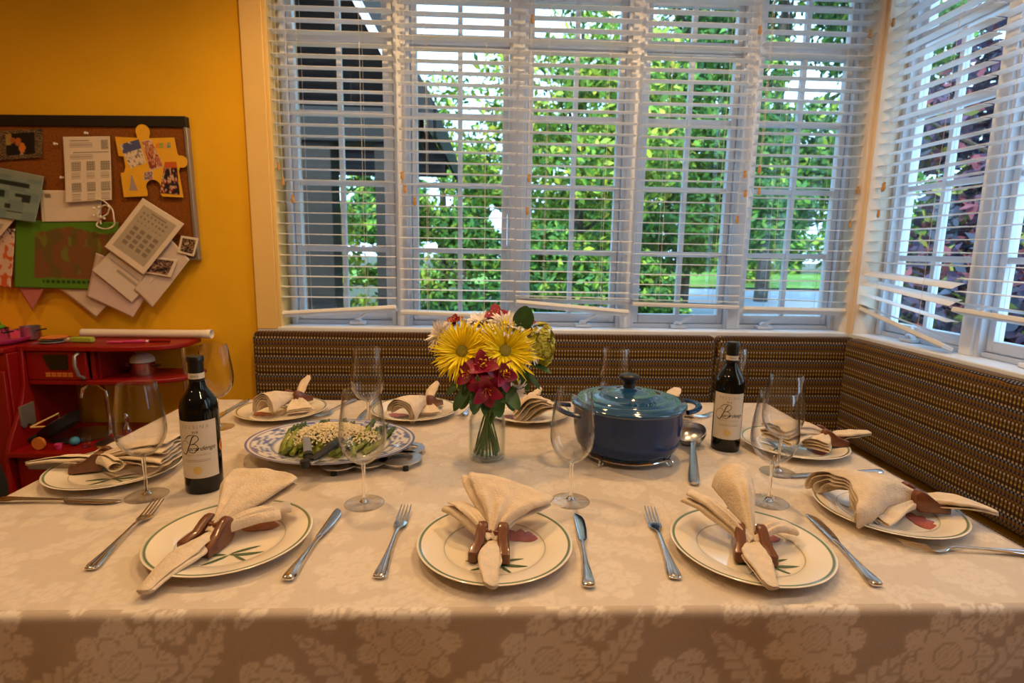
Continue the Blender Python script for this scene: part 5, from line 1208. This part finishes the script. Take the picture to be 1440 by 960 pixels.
secs = [[(x, (.017+.010*s_)*math.cos(a)*(1-.0*k), .0175+.010*s_*.3 + (.017+.006*s_)*math.sin(a)) for k, a in enumerate(np.linspace(0, 2*PI, 20)[:-1])] for x, s_ in ((-.275, 0), (-.27, .0), (.15, .0), (.22, .1), (.262, .35))]
MB().loft(secs, True, False).build('sheet', M_['paper'], t, smooth=True).modifiers.new('thickness', 'SOLIDIFY').thickness = .0012
MB().loft([[(x, .010*math.cos(a)+.002, .016 + .009*math.sin(a)) for a in np.linspace(0, 2*PI, 16)[:-1]] for x in (-.272, .235)], True, False).build('inner_sheet', M_['paper'], t, smooth=True)
t = empty('toy_brush', (-1.640, 2.245, .887), 0, 'green-handled toy brush lying on top of the toy kitchen', 'toy brush'); MB().box(-.035, .052, -.012, .012, .0, .022).build('handle', M_['lightgreen'], t, bevel=.005); MB().tube([(-.030, 0, .011), (-.085, 0, .008)], [.010, .005], 8).build('neck', M_['paper'], t, smooth=True)
for i, (x, y, m, lb) in enumerate([(-1.735, 2.23, M_['greyplastic'], 'grey toy disc at the bottom of a small pile on the toy kitchen'), (-1.742, 2.235, M_['aluminium'], 'grey-blue toy disc in the middle of a small pile on the toy kitchen'), (-1.728, 2.23, M_['orange'], 'orange toy disc on top of a small pile on the toy kitchen')]):
    t = empty('toy_disc', (x, y, .887+.0085*i), .2*i, lb, 'toy plate', 'toy discs in a small pile'); MB().lathe([(0, 0), (.036, 0), (.044, .005), (.043, .007), (.035, .004), (0, .0035)], 28).build('dish', m, t, smooth=True)
for i, (x, y, a, m, lb) in enumerate([(-1.475, 2.245, .06, M_['pink'], 'pink toy spatula flat on the toy kitchen top'), (-1.385, 2.270, -.08, M_['paper'], 'white and red toy utensil flat at the right of the toy kitchen top')]):
    t = empty('toy_spatula', (x, y, .887), a, lb, 'toy spatula'); MB().box(-.055, .0, -.012, .012, 0, .006).build('blade', m, t, bevel=.002); MB().tube([(0, 0, .004), (.085, 0, .006)], .0055, 8).build('handle', M_['red'] if i else m, t, smooth=True)
t = empty('pink_tray', (-2.03, 2.215, .887), 0, 'round pink plastic tray on the toy stove at the left edge', 'tray'); MB().lathe([(0, 0), (.175, 0), (.195, .012), (.199, .022), (.195, .022), (.172, .005), (0, .004)], 40).build('dish', M_['pink'], t, smooth=True, auto=50)
pot_('toy_pot', -1.935, 2.20, .8935, .050, .050, 'steel toy pot with a green lid on the pink tray', M_['steel'])
t = empty('green_cap', (-1.943, 2.198, .948), 0, 'bright green toy lid on the steel pot on the pink tray', 'toy cover'); MB().lathe([(0, 0), (.046, 0), (.046, .006), (.036, .010), (.034, .022), (.028, .026), (0, .027)], 28).build('disc', M_['green'], t, smooth=True, auto=50)
pot_('toy_pot', -1.860, 2.285, .8935, .034, .048, 'narrow dark-rimmed toy pot at the right edge of the pink tray', M_['brushed'])
t = empty('toy_sponge', (-2.000, 2.125, .8935), .3, 'pink and green toy sponge at the left edge of the pink tray', 'toy sponge'); MB().box(-.03, .03, -.02, .02, 0, .010).build('green_layer', M_['green'], t, bevel=.003); MB().box(-.03, .03, -.02, .02, .0102, .022).build('pink_layer', M_['pink'], t, bevel=.003)
t = empty('toy_pan', (-1.690, 2.175, .549), .6, 'dark toy frying pan leaning in the toy sink', 'toy pan'); t.rotation_euler = (-.30, -.55, .5)
MB().lathe([(0, 0), (.060, 0), (.076, .030), (.079, .031), (.0775, .034), (.060, .004), (0, .004)], 36).build('dish', M_['black'], t, smooth=True, auto=50); MB().tube([(-.075, 0, .030), (-.10, 0, .034), (-.165, 0, .038)], [.009, .008, .009], 10).build('handle', M_['black'], t, smooth=True)
t = empty('toy_triangle', (-1.720, 2.125, .575), 0, 'yellow wire toy triangle leaning on the dark toy pan', 'toy'); t.rotation_euler = (.9, .1, .5); MB().tube([(-.045, 0, 0), (.045, .0, .0), (.035, .055, 0), (-.045, 0, 0)], .0035, 8).build('frame', M_['gold'], t, smooth=True)
t = empty('toy_fruit', (-1.700, 2.060, .5065), 0, 'round orange toy fruit slice at the front of the toy sink', 'toy food'); MB().tube([(0, -.004, .024), (0, .006, .024)], .0235, 24).build('slice', M_['orange'], t, smooth=True, bevel=0)
t = empty('toy_ball', (-1.605, 2.110, .5060), 0, 'small blue toy ball on the toy kitchen counter', 'ball'); MB().ball((0, 0, .017), .017, 16, 10).build('shell', M_['blueplastic'], t, smooth=True)
t = empty('toy_cup', (-1.640, 2.075, .5060), 0, 'small pink toy cup beside the blue toy ball', 'toy cup'); MB().lathe([(0, 0), (.010, 0), (.014, .018), (.0125, .018), (.009, .002), (0, .002)], 18).build('shell', M_['pink'], t, smooth=True)
t = empty('domed_cover', (-1.475, 2.135, .5060), .3, 'round metal toy lid lying at the right of the toy kitchen counter', 'toy lid'); MB().lathe([(0, .022), (.03, .018), (.058, .006), (.060, 0), (.062, .001), (.060, .008), (.031, .0205), (0, .0245)], 32).build('dome', M_['brushed'], t, smooth=True); MB().ball((0, 0, .032), .010, 12, 8).build('knob', M_['red'], t, smooth=True)
t = empty('toy_cup', (-1.545, 2.090, .5060), 0, 'clear toy tumbler on the toy kitchen counter', 'toy cup'); MB().lathe([(0, 0), (.013, 0), (.016, .040), (.0145, .040), (.012, .002), (0, .002)], 18).build('shell', M_['bowl'], t, smooth=True)
# chair at the left end
ch_ = empty('dining_chair', (-1.23, 1.33, 0), 0, 'dark upholstered chair at the left end of the table', 'chair')
MB().box(-.16, .18, -.21, .21, .41, .48).build('seat', M_['chairfab'], ch_, bevel=.03, seg=4)
MB().prism([(-.205, .49), (.19, .49), (.195, .62), (.165, .74), (.11, .805), (.0, .825), (-.12, .805), (-.18, .74), (-.21, .62)], 'x', -.175, -.115).build('backrest', M_['chairfab'], ch_, bevel=.022, seg=4)
for x in (-.145, .145):
    for y in (-.18, .18): MB().tube([(x*1.08, y*1.05, 0), (x, y, .415)], [.014, .020], 10).build('leg', M_['benchwood'], ch_, smooth=True)
